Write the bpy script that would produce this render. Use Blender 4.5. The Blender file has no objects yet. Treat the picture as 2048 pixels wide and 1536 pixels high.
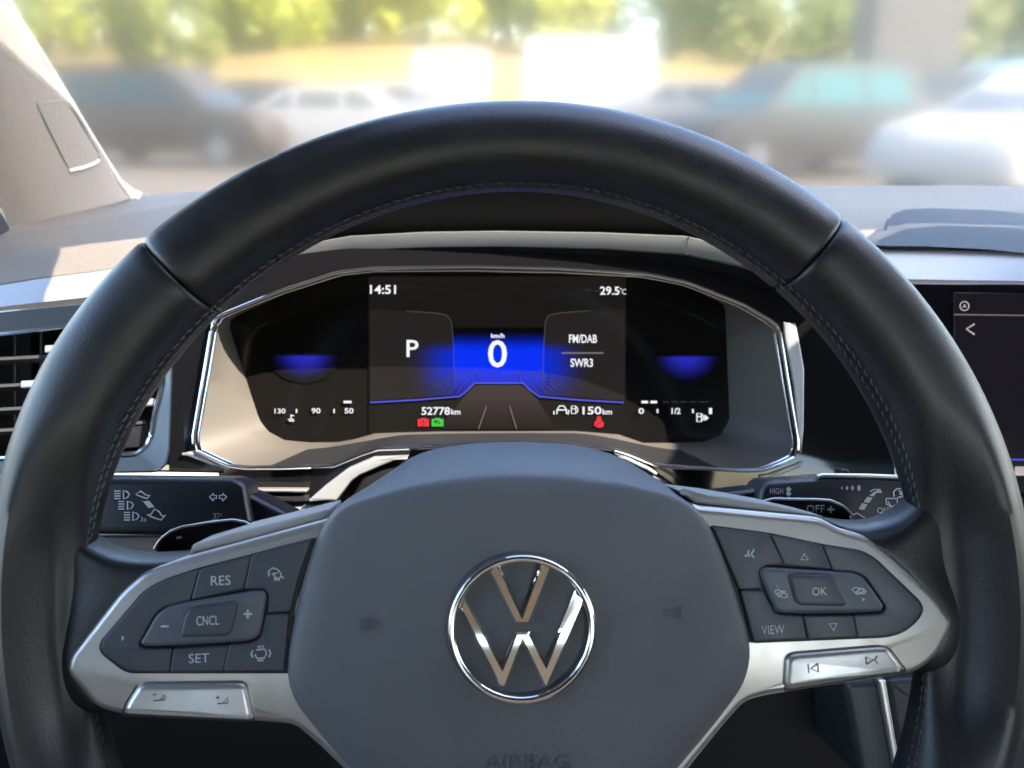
import bpy, bmesh, math, random
import numpy as np
from mathutils import Vector, Matrix
from mathutils.geometry import tessellate_polygon
R = math.radians
S = bpy.context.scene
COL = S.collection
random.seed(7)

# ------------------------------------------------------------------ camera, light, exposure
F = 1750.0                       # focal length in photo pixels (photo is 2048 wide)
PITCH, YAW = R(18.5), R(3.2)
CAM = Vector((0, 0, 1.22))
cd = bpy.data.cameras.new('camera'); cam = bpy.data.objects.new('camera', cd); COL.objects.link(cam)
cd.sensor_width = 36; cd.lens = 36 * F / 2048; cd.clip_start = 0.01; cd.clip_end = 2000
cam.location = CAM; cam.rotation_euler = (R(90) - PITCH, 0, -YAW)
cd.dof.use_dof = True; cd.dof.focus_distance = 0.38; cd.dof.aperture_fstop = 15
S.camera = cam
CM = Matrix.Rotation(-YAW, 3, 'Z') @ Matrix.Rotation(R(90) - PITCH, 3, 'X')

SUN_E, SUN_A = R(47), R(22)      # elevation; azimuth measured from the car's right towards its rear
sdir = Vector((math.cos(SUN_E) * math.cos(SUN_A), -math.cos(SUN_E) * math.sin(SUN_A), math.sin(SUN_E)))
sd = bpy.data.lights.new('sun', 'SUN'); sun = bpy.data.objects.new('sun', sd); COL.objects.link(sun)
sd.energy = 2.9; sd.angle = R(0.5); sd.color = (1, .89, .74)
sun.rotation_euler = sdir.to_track_quat('Z', 'Y').to_euler(); sun.location = (0, 0, 30)
w = bpy.data.worlds.new('World'); S.world = w; w.use_nodes = True
nt = w.node_tree
sky = nt.nodes.new('ShaderNodeTexSky'); sky.sky_type = 'NISHITA'; sky.sun_disc = False
sky.sun_elevation = SUN_E; sky.sun_rotation = math.atan2(sdir.x, sdir.y)
bg = nt.nodes['Background']; bg.inputs[1].default_value = 0.15
nt.links.new(sky.outputs[0], bg.inputs[0])
S.view_settings.view_transform = 'Standard'; S.view_settings.look = 'None'
S.view_settings.gamma = 1; S.view_settings.use_curve_mapping = False
EXPO = 2.9
S.view_settings.exposure = EXPO
c = S.cycles
c.use_denoising = True; c.max_bounces = 14; c.diffuse_bounces = 5; c.glossy_bounces = 5
c.transparent_max_bounces = 12; c.volume_bounces = 8; c.caustics_reflective = False; c.sample_clamp_indirect = 6

# ------------------------------------------------------------------ helpers
def P(u, v, d):
    """world point seen at photo pixel (u, v), d metres along the viewing axis"""
    return CAM + CM @ Vector(((u - 1024) / F * d, (768 - v) / F * d, -d))
class Frame:
    def __init__(s, u, v, d, yaw, tilt, h=0):
        n = Vector((math.sin(yaw) * math.cos(tilt), math.sin(tilt), math.cos(yaw) * math.cos(tilt)))
        s.n = (CM @ n).normalized(); s.ex = (CM @ Vector((0, 1, 0)).cross(n)).normalized(); s.ey = s.n.cross(s.ex)
        s.o = P(u, v, d) + s.n * h
    def loc(s, u, v, h=0):
        r = CM @ Vector(((u - 1024) / F, (768 - v) / F, -1))
        t = ((s.o + s.n * h - CAM).dot(s.n)) / r.dot(s.n)
        q = CAM + r * t - s.o
        return (q.dot(s.ex), q.dot(s.ey))
    def w(s, x, y, h=0): return s.o + s.ex * x + s.ey * y + s.n * h
    def px(s, u, v, h=0):
        x, y = s.loc(u, v, h); return s.w(x, y, h)
    def scale(s, u, v, h=0):     # metres per pixel near (u, v)
        a, b = s.loc(u, v, h), s.loc(u + 1, v, h); return math.hypot(a[0] - b[0], a[1] - b[1])

WL = {}
def reg(o, loc): WL[o.name] = Vector(loc); return o
def thing(name, label, cat, loc=(0, 0, 0), group=None):
    o = bpy.data.objects.new(name, None); COL.objects.link(o); o.location = loc; o.empty_display_size = .02
    o['label'] = label; o['category'] = cat
    if group: o['group'] = group
    return reg(o, loc)
def mesh(name, verts, faces, mat, parent=None, smooth=30, label=None, loc=None):
    b = WL[parent.name] if parent else Vector(loc or (0, 0, 0))
    me = bpy.data.meshes.new(name)
    me.from_pydata([tuple(Vector(v) - b) for v in verts], [], faces)
    bm = bmesh.new(); bm.from_mesh(me); bmesh.ops.remove_doubles(bm, verts=bm.verts, dist=1e-6)
    bmesh.ops.recalc_face_normals(bm, faces=bm.faces); bm.to_mesh(me); bm.free()
    if smooth:
        me.polygons.foreach_set('use_smooth', [True] * len(me.polygons)); me.set_sharp_from_angle(angle=R(smooth))
    me.materials.append(mat)
    o = bpy.data.objects.new(name, me); COL.objects.link(o); o.parent = parent
    if not parent: o.location = b
    if label: o['label'] = label
    return reg(o, b)
class MB:
    def __init__(s): s.v = []; s.f = []
    def add(s, vs, fs):
        n = len(s.v); s.v += [Vector(v) for v in vs]; s.f += [tuple(i + n for i in f) for f in fs]
    def box(s, lo, hi):
        (a, b_, c_), (d, e, f) = lo, hi
        s.add([(a, b_, c_), (d, b_, c_), (d, e, c_), (a, e, c_), (a, b_, f), (d, b_, f), (d, e, f), (a, e, f)],
              [(0, 3, 2, 1), (4, 5, 6, 7), (0, 1, 5, 4), (1, 2, 6, 5), (2, 3, 7, 6), (3, 0, 4, 7)])
    def tube(s, pts, r, seg=8, closed=False):
        pts = [Vector(p) for p in pts]; n = len(pts); rings = []
        for i, p in enumerate(pts):
            a = pts[i - 1] if (i or closed) else p; b_ = pts[(i + 1) % n] if (i < n - 1 or closed) else p
            t = (b_ - a).normalized(); up = Vector((0, 0, 1)) if abs(t.z) < .9 else Vector((0, 1, 0))
            x = t.cross(up).normalized(); y = x.cross(t)
            rr = r[i] if isinstance(r, (list, tuple)) else r
            rings.append([p + x * math.cos(2 * math.pi * k / seg) * rr + y * math.sin(2 * math.pi * k / seg) * rr for k in range(seg)])
        s.loft(rings, closed_u=closed, cap=not closed)
    def loft(s, rings, closed_u=False, closed_v=True, cap=False):
        n, m = len(rings), len(rings[0]); vs = [q for r_ in rings for q in r_]; fs = []
        for i in range(n if closed_u else n - 1):
            for j in range(m if closed_v else m - 1):
                a, b_ = i, (i + 1) % n; k = (j + 1) % m
                fs.append((a * m + j, a * m + k, b_ * m + k, b_ * m + j))
        if cap: fs += [tuple(range(m))[::-1], tuple((n - 1) * m + j for j in range(m))]
        s.add(vs, fs)
    def done(s, name, mat, parent=None, smooth=30, **k): return mesh(name, s.v, s.f, mat, parent, smooth, **k)

def area(p): return .5 * sum(p[i - 1][0] * p[i][1] - p[i][0] * p[i - 1][1] for i in range(len(p)))
def rounded(p, r, seg=4):
    out = []; n = len(p)
    for i in range(n):
        a, b_, c_ = Vector(p[i - 1]), Vector(p[i]), Vector(p[(i + 1) % n])
        d1, d2 = a - b_, c_ - b_; l1, l2 = d1.length, d2.length
        if l1 < 1e-9 or l2 < 1e-9: continue
        q = min(r, l1 * .45, l2 * .45); s1, s2 = b_ + d1 / l1 * q, b_ + d2 / l2 * q
        for k in range(seg + 1):
            t = k / seg; out.append(tuple((s1 * (1 - t) ** 2 + b_ * 2 * t * (1 - t) + s2 * t * t)))
    return out
def inset(p, d):
    out = []; n = len(p)
    for i in range(n):
        a, b_, c_ = Vector(p[i - 1]), Vector(p[i]), Vector(p[(i + 1) % n])
        e1, e2 = (b_ - a).normalized(), (c_ - b_).normalized()
        n1, n2 = Vector((-e1.y, e1.x)), Vector((-e2.y, e2.x)); m = n1 + n2
        if m.length < 1e-6: m = n1
        m.normalize(); k = max(m.dot(n1), .35)
        out.append(tuple(b_ + m * d / k))
    return out
def plate(fr, px, h0, h1, bev=.0008, rad=.002, hp=None, holes=None, local=False, grow=0):
    """solid plate: traced outline px on frame fr, from height h0 up to h1, bevelled top edge -> (verts, faces)"""
    hp = h1 if hp is None else hp
    p = px if local else [fr.loc(u, v, hp) for u, v in px]
    if area(p) < 0: p = p[::-1]
    if grow: p = inset(p, -grow)
    if rad: p = rounded(p, rad)
    q = [p[0]]
    for a in p[1:]:
        if math.hypot(a[0] - q[-1][0], a[1] - q[-1][1]) > 2e-5: q.append(a)
    p = q; m = MB(); rings = [[fr.w(x, y, h0) for x, y in p]]
    for k in range(4):
        t = k / 3 * math.pi / 2
        rings.append([fr.w(x, y, h1 - bev + bev * math.sin(t)) for x, y in inset(p, bev * (1 - math.cos(t)))])
    m.loft(rings); n = len(p)
    tri = tessellate_polygon([[Vector((x, y, 0)) for x, y in p]])
    m.f += [tuple(4 * n + i for i in t) for t in tri]; m.f += [tuple(i for i in t) for t in tri]
    return m
def ribbon(fr, lines, wpx, h, th=.00015, closed=False, m=None):
    """thin raised strokes along pixel polylines"""
    m = m or MB()
    for ln in lines:
        pts = [Vector(fr.loc(u, v, h)) for u, v in ln]; hw = wpx * .5 * fr.scale(ln[0][0], ln[0][1], h)
        if len(pts) == 1: pts = [pts[0] - Vector((hw, 0)), pts[0] + Vector((hw, 0))]
        n = len(pts); L, Rr = [], []
        for i, p in enumerate(pts):
            a = pts[i - 1] if i or closed else p; b_ = pts[(i + 1) % n] if i < n - 1 or closed else p
            t = (b_ - a).normalized(); nn = Vector((-t.y, t.x)); L.append(p + nn * hw); Rr.append(p - nn * hw)
        rings = [[fr.w(*L[i], h - th), fr.w(*L[i], h + th), fr.w(*Rr[i], h + th), fr.w(*Rr[i], h - th)] for i in range(n)]
        m.loft(rings, closed_u=closed, cap=not closed)
    return m
def text(fr, s, box, h, m=None, th=.00012, rot=0, bold=0):
    u0, v0, u1, v1 = box; m = m or MB()
    cu = bpy.data.curves.new('t', 'FONT'); cu.body = s; cu.resolution_u = 3; cu.offset = bold
    o = bpy.data.objects.new('t', cu); COL.objects.link(o)
    dg = bpy.context.evaluated_depsgraph_get(); me = o.evaluated_get(dg).to_mesh()
    vs = [Vector(v.co) for v in me.vertices]; fs = [tuple(p.vertices) for p in me.polygons]
    o.evaluated_get(dg).to_mesh_clear(); bpy.data.objects.remove(o); bpy.data.curves.remove(cu)
    lo = (min(v.x for v in vs), min(v.y for v in vs)); hi = (max(v.x for v in vs), max(v.y for v in vs))
    uc, vc = (u0 + u1) / 2, (v0 + v1) / 2; c0 = Vector(fr.loc(uc, vc, h))
    W_ = abs(fr.loc(u1, vc, h)[0] - fr.loc(u0, vc, h)[0]); H_ = abs(fr.loc(uc, v0, h)[1] - fr.loc(uc, v1, h)[1])
    sx, sy = W_ / max(hi[0] - lo[0], 1e-6), H_ / max(hi[1] - lo[1], 1e-6)
    cr, sr = math.cos(rot), math.sin(rot); out = []
    for v in vs:
        x, y = (v.x - (lo[0] + hi[0]) / 2) * sx, (v.y - (lo[1] + hi[1]) / 2) * sy
        out.append(fr.w(c0.x + x * cr - y * sr, c0.y + x * sr + y * cr, h + th))
    m.add(out, fs); return m
def star(px, cx, cy, N):
    """resample a star-shaped closed pixel outline at N even angles round (cx, cy)"""
    out = []
    for k in range(N):
        a = 2 * math.pi * k / N; d = (math.cos(a), -math.sin(a)); best = None
        for i in range(len(px)):
            (x1, y1), (x2, y2) = px[i - 1], px[i]; ex, ey = x2 - x1, y2 - y1
            den = d[0] * ey - d[1] * ex
            if abs(den) < 1e-9: continue
            t = ((x1 - cx) * ey - (y1 - cy) * ex) / den; s_ = ((x1 - cx) * d[1] - (y1 - cy) * d[0]) / den
            if t > 0 and -1e-6 <= s_ <= 1 + 1e-6 and (best is None or t > best): best = t
        out.append((cx + d[0] * best, cy + d[1] * best))
    return out

def smooth_loop(l, it):
    for _ in range(it): l = [((l[i - 1][0] + 2 * l[i][0] + l[(i + 1) % len(l)][0]) / 4, (l[i - 1][1] + 2 * l[i][1] + l[(i + 1) % len(l)][1]) / 4) for i in range(len(l))]
    return l
# ------------------------------------------------------------------ materials
def mat(name, col, rough=.5, metal=0, bump=None, coat=0, spec=.5, var=None, coat_r=.06, sheen=0):
    m = bpy.data.materials.new(name); m.use_nodes = True; t = m.node_tree; b = t.nodes['Principled BSDF']
    b.inputs['Base Color'].default_value = (*col, 1); b.inputs['Roughness'].default_value = rough
    b.inputs['Metallic'].default_value = metal; b.inputs['Coat Weight'].default_value = coat; b.inputs['Coat Roughness'].default_value = coat_r
    b.inputs['Specular IOR Level'].default_value = spec; b.inputs['Sheen Weight'].default_value = sheen
    co = t.nodes.new('ShaderNodeTexCoord')
    if bump:
        sc, st, kind = bump
        n = t.nodes.new('ShaderNodeTexVoronoi' if kind == 'v' else 'ShaderNodeTexNoise'); n.inputs['Scale'].default_value = sc
        t.links.new(co.outputs['Object'], n.inputs['Vector'])
        if kind != 'v': n.inputs['Detail'].default_value = 4
        bp = t.nodes.new('ShaderNodeBump'); bp.inputs['Strength'].default_value = st; bp.inputs['Distance'].default_value = .001
        t.links.new(n.outputs[0], bp.inputs['Height']); t.links.new(bp.outputs[0], b.inputs['Normal'])
    if var:                      # (scale, second colour, threshold lo, hi, roughness change)
        sc, c2, lo, hi, dr = var
        n = t.nodes.new('ShaderNodeTexNoise'); n.inputs['Scale'].default_value = sc; n.inputs['Detail'].default_value = 6
        t.links.new(co.outputs['Object'], n.inputs['Vector'])
        r = t.nodes.new('ShaderNodeMapRange'); r.inputs[1].default_value = lo; r.inputs[2].default_value = hi
        t.links.new(n.outputs[0], r.inputs[0])
        mx = t.nodes.new('ShaderNodeMix'); mx.data_type = 'RGBA'; mx.inputs[6].default_value = (*col, 1); mx.inputs[7].default_value = (*c2, 1)
        t.links.new(r.outputs[0], mx.inputs[0]); t.links.new(mx.outputs[2], b.inputs['Base Color'])
        if dr:
            r2 = t.nodes.new('ShaderNodeMapRange'); r2.inputs[3].default_value = rough; r2.inputs[4].default_value = rough + dr
            t.links.new(r.outputs[0], r2.inputs[0]); t.links.new(r2.outputs[0], b.inputs['Roughness'])
    return m
EM = 2 ** -EXPO
def glow(name, col, s=1.0):
    m = bpy.data.materials.new(name); m.use_nodes = True; t = m.node_tree; b = t.nodes['Principled BSDF']
    b.inputs['Base Color'].default_value = (.006, .0055, .005, 1); b.inputs['Specular IOR Level'].default_value = .4; b.inputs['Emission Color'].default_value = (*col, 1)
    b.inputs['Emission Strength'].default_value = s * EM; b.inputs['Roughness'].default_value = .1
    return m
def fade(name, col, s, kind):
    """screen glow that fades by itself across the picture element (Generated coordinates)"""
    m = glow(name, col, s); t = m.node_tree; b = t.nodes['Principled BSDF']
    co = t.nodes.new('ShaderNodeTexCoord'); sp = t.nodes.new('ShaderNodeSeparateXYZ'); t.links.new(co.outputs['UV'], sp.inputs[0])
    def M(op, a, b_=None, c_=None):
        n = t.nodes.new('ShaderNodeMath'); n.operation = op
        for i, x in enumerate((a, b_, c_)):
            if x is None: continue
            if hasattr(x, 'links'): t.links.new(x, n.inputs[i])
            else: n.inputs[i].default_value = x
        return n.outputs[0]
    x, y = sp.outputs[0], sp.outputs[1]
    def sst(v, lo, hi):
        if lo > hi: return M('SUBTRACT', 1.0, sst(v, hi, lo))
        n = t.nodes.new('ShaderNodeMapRange'); n.interpolation_type = 'SMOOTHSTEP'; n.inputs[1].default_value = lo; n.inputs[2].default_value = hi
        t.links.new(v, n.inputs[0]); return n.outputs[0]
    ax = M('ABSOLUTE', M('SUBTRACT', x, .5))
    if kind == 'centre':
        k = M('MULTIPLY', M('POWER', sst(ax, .46, .20), 2.2), M('MULTIPLY', M('POWER', sst(y, 1.0, .66), 2.0), M('ADD', .12, M('MULTIPLY', sst(y, .05, .55), .88))))
    elif kind == 'core':
        k = M('MULTIPLY', M('POWER', sst(y, .98, .64), 1.6), M('ADD', .25, M('MULTIPLY', sst(y, .0, .35), .75)))
    elif kind == 'gauge':
        rr = M('SQRT', M('ADD', M('POWER', M('MULTIPLY', ax, 2.0), 2.0), M('POWER', M('SUBTRACT', 1.0, y), 2.0)))
        k = M('MULTIPLY', M('POWER', sst(rr, .98, .10), 1.3), sst(y, 1.0, .90))
    elif kind == 'road':
        k = sst(y, -.3, 1.0)
    else:
        k = M('MULTIPLY', sst(ax, .5, .1), sst(y, 0.0, .6))
    t.links.new(M('MULTIPLY', k, s * EM), b.inputs['Emission Strength'])
    return m

leather = mat('black_leather', (.0075, .008, .0093), .40, bump=(1900, .13, 'v'), spec=.7, coat=.10, coat_r=.25, var=(45, (.009, .0095, .0115), .4, .7, .10))
airbag_plastic = mat('grey_soft_plastic', (.142, .151, .166),   .46, bump=(1900, .28, 'n'), var=(25, (.126, .134, .148), .4, .65, .06))
satin = mat('satin_silver', (.64, .615, .59), .34, .8, bump=(3000, .03, 'n'), var=(90, (.58, .56, .535), .4, .7, .06))
satin_bright = mat('bright_satin_silver', (.36, .37, .38), .4, .4, bump=(2500, .04, 'n'))
chrome = mat('chrome', (.92, .91, .90), .045, 1)
chrome_line = mat('brushed_chrome', (.88, .89, .9), .16, 1)
button_black = mat('button_plastic', (.066, .074, .094), .42, bump=(2800, .06, 'n'))
button_light = mat('button_grey_plastic', (.115, .128, .152), .40, bump=(2800, .06, 'n'))
gap_black = mat('gap_black', (.004, .004, .005), .5)
piano = mat('piano_black', (.006, .006, .007), .06, spec=.5, var=(900, (.035, .032, .03), .70, .80, .2))
dash_soft = mat('dashboard_grain', (.185, .158, .125), .55, bump=(1300, .5, 'v'), spec=.25, var=(900, (.135, .114, .09), .4, .65, 0))
dash_shaded = mat('shaded_dashboard_grain', (.010, .010, .010), .8, bump=(1500, .2, 'v'), spec=.15)  # the cowl's shade put into a near-black base colour
lower_plastic = mat('lower_panel_plastic', (.006, .006, .006), .6, bump=(1500, .15, 'v'))
recess_plastic = mat('recess_plastic', (.085, .077, .066), .55, bump=(1800, .12, 'v'))
shelf_plastic = mat('shelf_plastic', (.014, .014, .016), .55, bump=(1800, .08, 'v'), spec=.25)
pillar_fabric = mat('pillar_trim', (.25, .21, .168), .75, bump=(900, .12, 'n'), var=(300, (.23, .195, .157), .4, .65, 0))
pillar_edge = mat('pale_edge', (.75, .73, .68), .4)
headliner = mat('headliner', (.20, .197, .197), .9, bump=(800, .15, 'n'))
white_print = mat('white_print', (.62, .66, .70), .5)
dark_print = mat('dark_print', (.10, .10, .11), .5)
blind_print = mat('embossed_print', (.085, .092, .105), .5)
thread = mat('grey_thread', (.11, .112, .115), .8)
screen_black = mat('screen_glass', (.006, .0055, .005), .10, spec=.4, var=(1300, (.013, .0115, .0105), .60, .80, .15))
seat_cloth = mat('reflection_tan_cloth', (.58, .38, .24), .85, bump=(500, .2, 'n'))
g_white = glow('lit_white', (.95, .96, 1), 1.0)
g_dim = glow('lit_grey', (.5, .47, .46), .35)
g_red = glow('lit_red', (1, .03, .05), .9); g_green = glow('lit_green', (.05, .85, .08), .75)
g_line = glow('lit_blue_line', (.10, .12, .9), .8)
g_pink = glow('lit_pink', (.85, .7, .72), .6)

# ------------------------------------------------------------------ frames of reference
W = Frame(1039, 1240, .306, R(3.18), R(1.72))          # steering wheel plane
K = Frame(1000, 740, .50, R(3.2), R(0))                # instrument panel plane
a2 = lambda x, y: (x / 2.926, 1011 + y / 2.926)        # enlarged crop -> photo pixels
b2 = lambda x, y: (1348 + x / 2.926, 1011 + y / 2.926)

# ================================================================== setting outside
def sub_bsdf_ground():
    return mat('pale_gravel', (.085, .068, .048), .9, bump=(40, .3, 'n'), var=(1.2, (.11, .088, .063), .35, .7, 0))
gm = MB(); gm.add([(-300, -150, 0), (300, -150, 0), (300, 400, 0), (-300, 400, 0)], [(0, 1, 2, 3)])
g = gm.done('ground', sub_bsdf_ground()); g['kind'] = 'structure'
def gpos(u, d):                  # ground point along the viewing column u, d metres ahead
    q = P(u, 182, d); return Vector((q.x, q.y, 0))
hill_m = mat('dry_grass', (.175, .103, .035), .95, bump=(3, .4, 'n'), var=(.35, (.18, .14, .03), .4, .62, 0))
rows = []
for (y, z) in ((24, -.1), (26, .3), (31, 1.2), (38, 2.2), (46, 3.0), (60, 4.5), (90, 6.0)):
    rows.append([Vector((x, y + 1.5 * math.sin(x * .13), z * (1 + .12 * math.sin(x * .21 + y)) - (0 if z > 0 else .2))) for x in range(-70, 71, 5)])
hm = MB(); hm.loft(rows, closed_v=False); h = hm.done('hillside', hill_m); h['kind'] = 'structure'

leafmats = [mat('sunlit_leaves', (.32, .34, .01), .6, var=(1.2, (.16, .18, .01), .35, .65, 0)),  # sunlight put into raised, yellowed leaf colours
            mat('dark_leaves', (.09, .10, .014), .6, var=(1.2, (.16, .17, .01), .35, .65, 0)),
            mat('sunlit_yellow_leaves', (.40, .37, .01), .6, var=(1.2, (.28, .28, .01), .35, .65, 0))]
bark = mat('bark', (.13, .10, .07), .9, bump=(30, .5, 'n'))
def tree(u, d, z0, hgt, rad, mi, label, group='trees on the slope'):
    z0 += 1.1 if u < 950 else .2
    b = gpos(u, d); b.z = z0; t = thing('tree', label, 'tree', b, group)
    rng = random.Random(int(u * 7 + d)); m = MB()
    m.tube([b + Vector((0, 0, -1.8)), b + Vector((.1, 0, hgt * .35)), b + Vector((0, .1, hgt * .75))], [rad * .11, rad * .08, rad * .03], 8)
    for k in range(6):
        a = k * 1.05; s = b + Vector((0, 0, hgt * (.3 + .07 * k)))
        m.tube([s, s + Vector((math.cos(a) * rad * .55, math.sin(a) * rad * .55, hgt * .2))], [rad * .045, rad * .015], 6)
    m.done('trunk', bark, t)
    m = MB(); cl = [(Vector((rng.gauss(0, .5), rng.gauss(0, .5), rng.uniform(-.75, .6))), rng.uniform(.28, .52)) for _ in range(22)]
    for _ in range(2600):
        cc, cr = rng.choice(cl); q = Vector((rng.gauss(0, 1), rng.gauss(0, 1), rng.gauss(0, 1))).normalized() * cr * rng.uniform(.55, 1)
        p = cc + q; p = b + Vector((p.x * rad, p.y * rad, hgt * .5 + p.z * hgt * .55)); s = rad * rng.uniform(.06, .12)
        x = Vector((rng.gauss(0, 1), rng.gauss(0, 1), rng.gauss(0, .6))).normalized(); y = x.orthogonal().normalized()
        m.add([p - x * s, p + y * s * .6, p + x * s, p - y * s * .6], [(0, 1, 2, 3)])
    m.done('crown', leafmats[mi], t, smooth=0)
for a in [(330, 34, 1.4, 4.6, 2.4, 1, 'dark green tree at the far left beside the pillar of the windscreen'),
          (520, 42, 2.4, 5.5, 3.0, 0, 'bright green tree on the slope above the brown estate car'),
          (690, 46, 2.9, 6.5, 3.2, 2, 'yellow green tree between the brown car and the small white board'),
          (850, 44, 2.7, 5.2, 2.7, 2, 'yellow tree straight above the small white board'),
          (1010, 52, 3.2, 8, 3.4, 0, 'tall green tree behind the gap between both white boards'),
          (1190, 46, 2.9, 6.0, 2.5, 2, 'tree sunlit yellow above the large white board'),
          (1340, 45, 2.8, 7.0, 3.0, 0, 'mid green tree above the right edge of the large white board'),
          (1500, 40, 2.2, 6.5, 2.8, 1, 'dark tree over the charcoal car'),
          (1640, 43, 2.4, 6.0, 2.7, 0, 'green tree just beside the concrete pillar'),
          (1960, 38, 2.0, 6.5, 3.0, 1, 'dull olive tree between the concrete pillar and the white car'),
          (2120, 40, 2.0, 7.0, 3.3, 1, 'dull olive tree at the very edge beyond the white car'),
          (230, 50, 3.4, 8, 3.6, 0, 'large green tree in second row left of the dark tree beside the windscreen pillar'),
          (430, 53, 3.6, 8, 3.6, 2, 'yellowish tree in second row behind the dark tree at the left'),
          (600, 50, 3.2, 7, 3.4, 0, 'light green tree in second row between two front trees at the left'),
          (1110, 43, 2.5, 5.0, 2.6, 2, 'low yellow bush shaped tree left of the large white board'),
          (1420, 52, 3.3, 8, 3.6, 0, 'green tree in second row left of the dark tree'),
          (770, 52, 3.3, 7.5, 3.4, 1, 'dark green tree in second row above the small board'),
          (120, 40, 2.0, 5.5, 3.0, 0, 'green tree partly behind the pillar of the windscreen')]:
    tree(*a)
board_m = mat('white_board', (.50, .50, .485), .5)
post_m = mat('grey_post', (.35, .35, .35), .4, .6)
def board(u, d, wd, z0, z1, label):
    b = gpos(u, d); t = thing('sign_board', label, 'board', b, 'white boards in front of the slope'); m = MB()
    m.box((b.x - wd / 2, b.y - .06, z0), (b.x + wd / 2, b.y + .06, z1)); m.done('panel', board_m, t, smooth=0)
    for sx in (-.35, .35):
        m = MB(); m.tube([(b.x + sx * wd, b.y + .11, -.1), (b.x + sx * wd, b.y + .11, z1 - .1)], .05); m.done('post', post_m, t)
board(1181, 23, 3.35, .98, 2.54, 'large blank white board on posts at the foot of the slope')
board(904, 26, 2.15, 1.10, 2.32, 'small blank white board on posts beside the larger one')
conc = mat('beige_concrete', (.14, .118, .095), .85, bump=(20, .3, 'n'), var=(2, (.125, .105, .085), .4, .65, 0))
b = gpos(1802, 19); m = MB(); m.box((b.x - .95, b.y - .5, -.1), (b.x + .95, b.y + .6, 7)); m.box((b.x - 1.02, b.y - .57, -.1), (b.x + 1.02, b.y + .67, .35))
bp = m.done('concrete_pillar', conc, loc=(b.x, b.y, 0), smooth=0); bp['label'] = 'tall beige concrete pillar standing behind the charcoal car'; bp['category'] = 'pillar'

rubber = mat('tyre_rubber', (.02, .02, .02), .8); alloy = mat('alloy', (.16, .155, .15), .5, .2)
glass_dark = mat('car_glass', (.02, .035, .038), .15, spec=.35)
glass_teal = mat('teal_car_glass', (.03, .10, .09), .15, spec=.35)
lamp_m = mat('headlamp', (.09, .09, .09), .3, .3)
def car(u, d, head, paint, label, suv=True, glass=None, sc=1.0):
    o = gpos(u, d); t = thing('parked_car', label, 'car', o, 'cars parked in front of the slope')
    rot = Matrix.Rotation(head, 3, 'Z'); glass = glass or glass_dark
    T = lambda x, y, z: o + rot @ Vector((x * sc, y * sc, z * sc))
    top = 1.62 if suv else 1.45
    body = [(-2.1, .38), (-2.18, .62), (-2.12, .90), (-1.95, 1.0), (-.9, 1.03), (.85, 1.0), (1.3, .98), (1.85, .90), (2.08, .74), (2.16, .55), (2.12, .36), (1.2, .25), (-1.2, .25)]
    m = MB(); rings = []
    for y, k in ((-.88, .90), (-.87, .97), (-.80, 1.0), (-.4, 1.012), (.4, 1.012), (.80, 1.0), (.87, .97), (.88, .90)):
        rings.append([T(x * (k if abs(x) > 1 else 1), y, .62 + (z - .62) * k) for x, z in body])
    m.loft(rings, cap=True); bo = m.done('body', paint, t, smooth=40)
    gh = ([(-1.98, .98), (-1.72, top - .08), (-1.3, top), (.1, top), (.45, top - .06), (1.15, .98)] if suv else
          [(-1.75, .98), (-1.15, top - .05), (-.6, top), (.1, top), (.4, top - .05), (1.25, .98)])
    m = MB(); m.loft([[T(x, y * (1 - .24 * (z - .98) / (top - .98)), z) for x, z in gh] for y in (-.80, -.78, .78, .80)], cap=True)
    m.done('cabin', paint, t, smooth=40)
    for s in (-1, 1):            # side windows, then front and rear screens: thin panes set just proud of the cabin
        for x0, x1, x2, x3 in ((-1.60, -.72, -.72, -1.42), (-.62, .28, .22, -.62), (.36, .88, .40, .34)) if suv else ((-1.2, -.55, -.55, -.85), (-.45, .35, .25, -.45), (.43, .95, .42, .40)):
            q = [(x0, 1.04), (x1, 1.04), (x2, top - .12), (x3, top - .12)]
            yy = lambda z: s * (.812 - .195 * (z - .98) / (top - .98))
            m = MB(); A = [T(x, yy(z), z) for x, z in q]; B = [T(x, yy(z) - s * .03, z) for x, z in q]
            m.loft([A, B], cap=True); m.done('window', glass, t, smooth=0)
    for (xa, za, xb, zb, wk) in ((1.20 if not suv else 1.10, 1.02, .43, top - .09, 1), (-1.985 if suv else -1.72, 1.05, -1.75 if suv else -1.2, top - .12, -1)):
        m = MB(); e = .02 * wk
        A = [T(xa + e, -.70, za), T(xa + e, .70, za), T(xb + e, .56, zb), T(xb + e, -.56, zb)]
        B = [T(xa - e * 2, -.70, za), T(xa - e * 2, .70, za), T(xb - e * 2, .56, zb), T(xb - e * 2, -.56, zb)]
        m.loft([A, B], cap=True); m.done('windscreen', glass, t, smooth=0)
    for x in (-1.3, 1.32):
        for s in (-1, 1):
            m = MB(); m.tube([T(x, s * .72, .33), T(x, s * .90, .33)], .33 * sc, 24); wh = m.done('wheel', rubber, t)
            m = MB(); m.tube([T(x, s * .85, .33), T(x, s * .91, .33)], .20 * sc, 16); m.done('rim', alloy, wh)
    for s in (-1, 1):
        m = MB(); m.loft([[T(2.02, s * .45, .72), T(1.86, s * .80, .76), T(1.80, s * .80, .84), T(1.93, s * .45, .82)], [T(2.10, s * .45, .70), T(1.90, s * .885, .74), T(1.82, s * .875, .86), T(2.0, s * .45, .85)]], cap=True)
        m.done('headlight', lamp_m, t, smooth=0)
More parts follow.
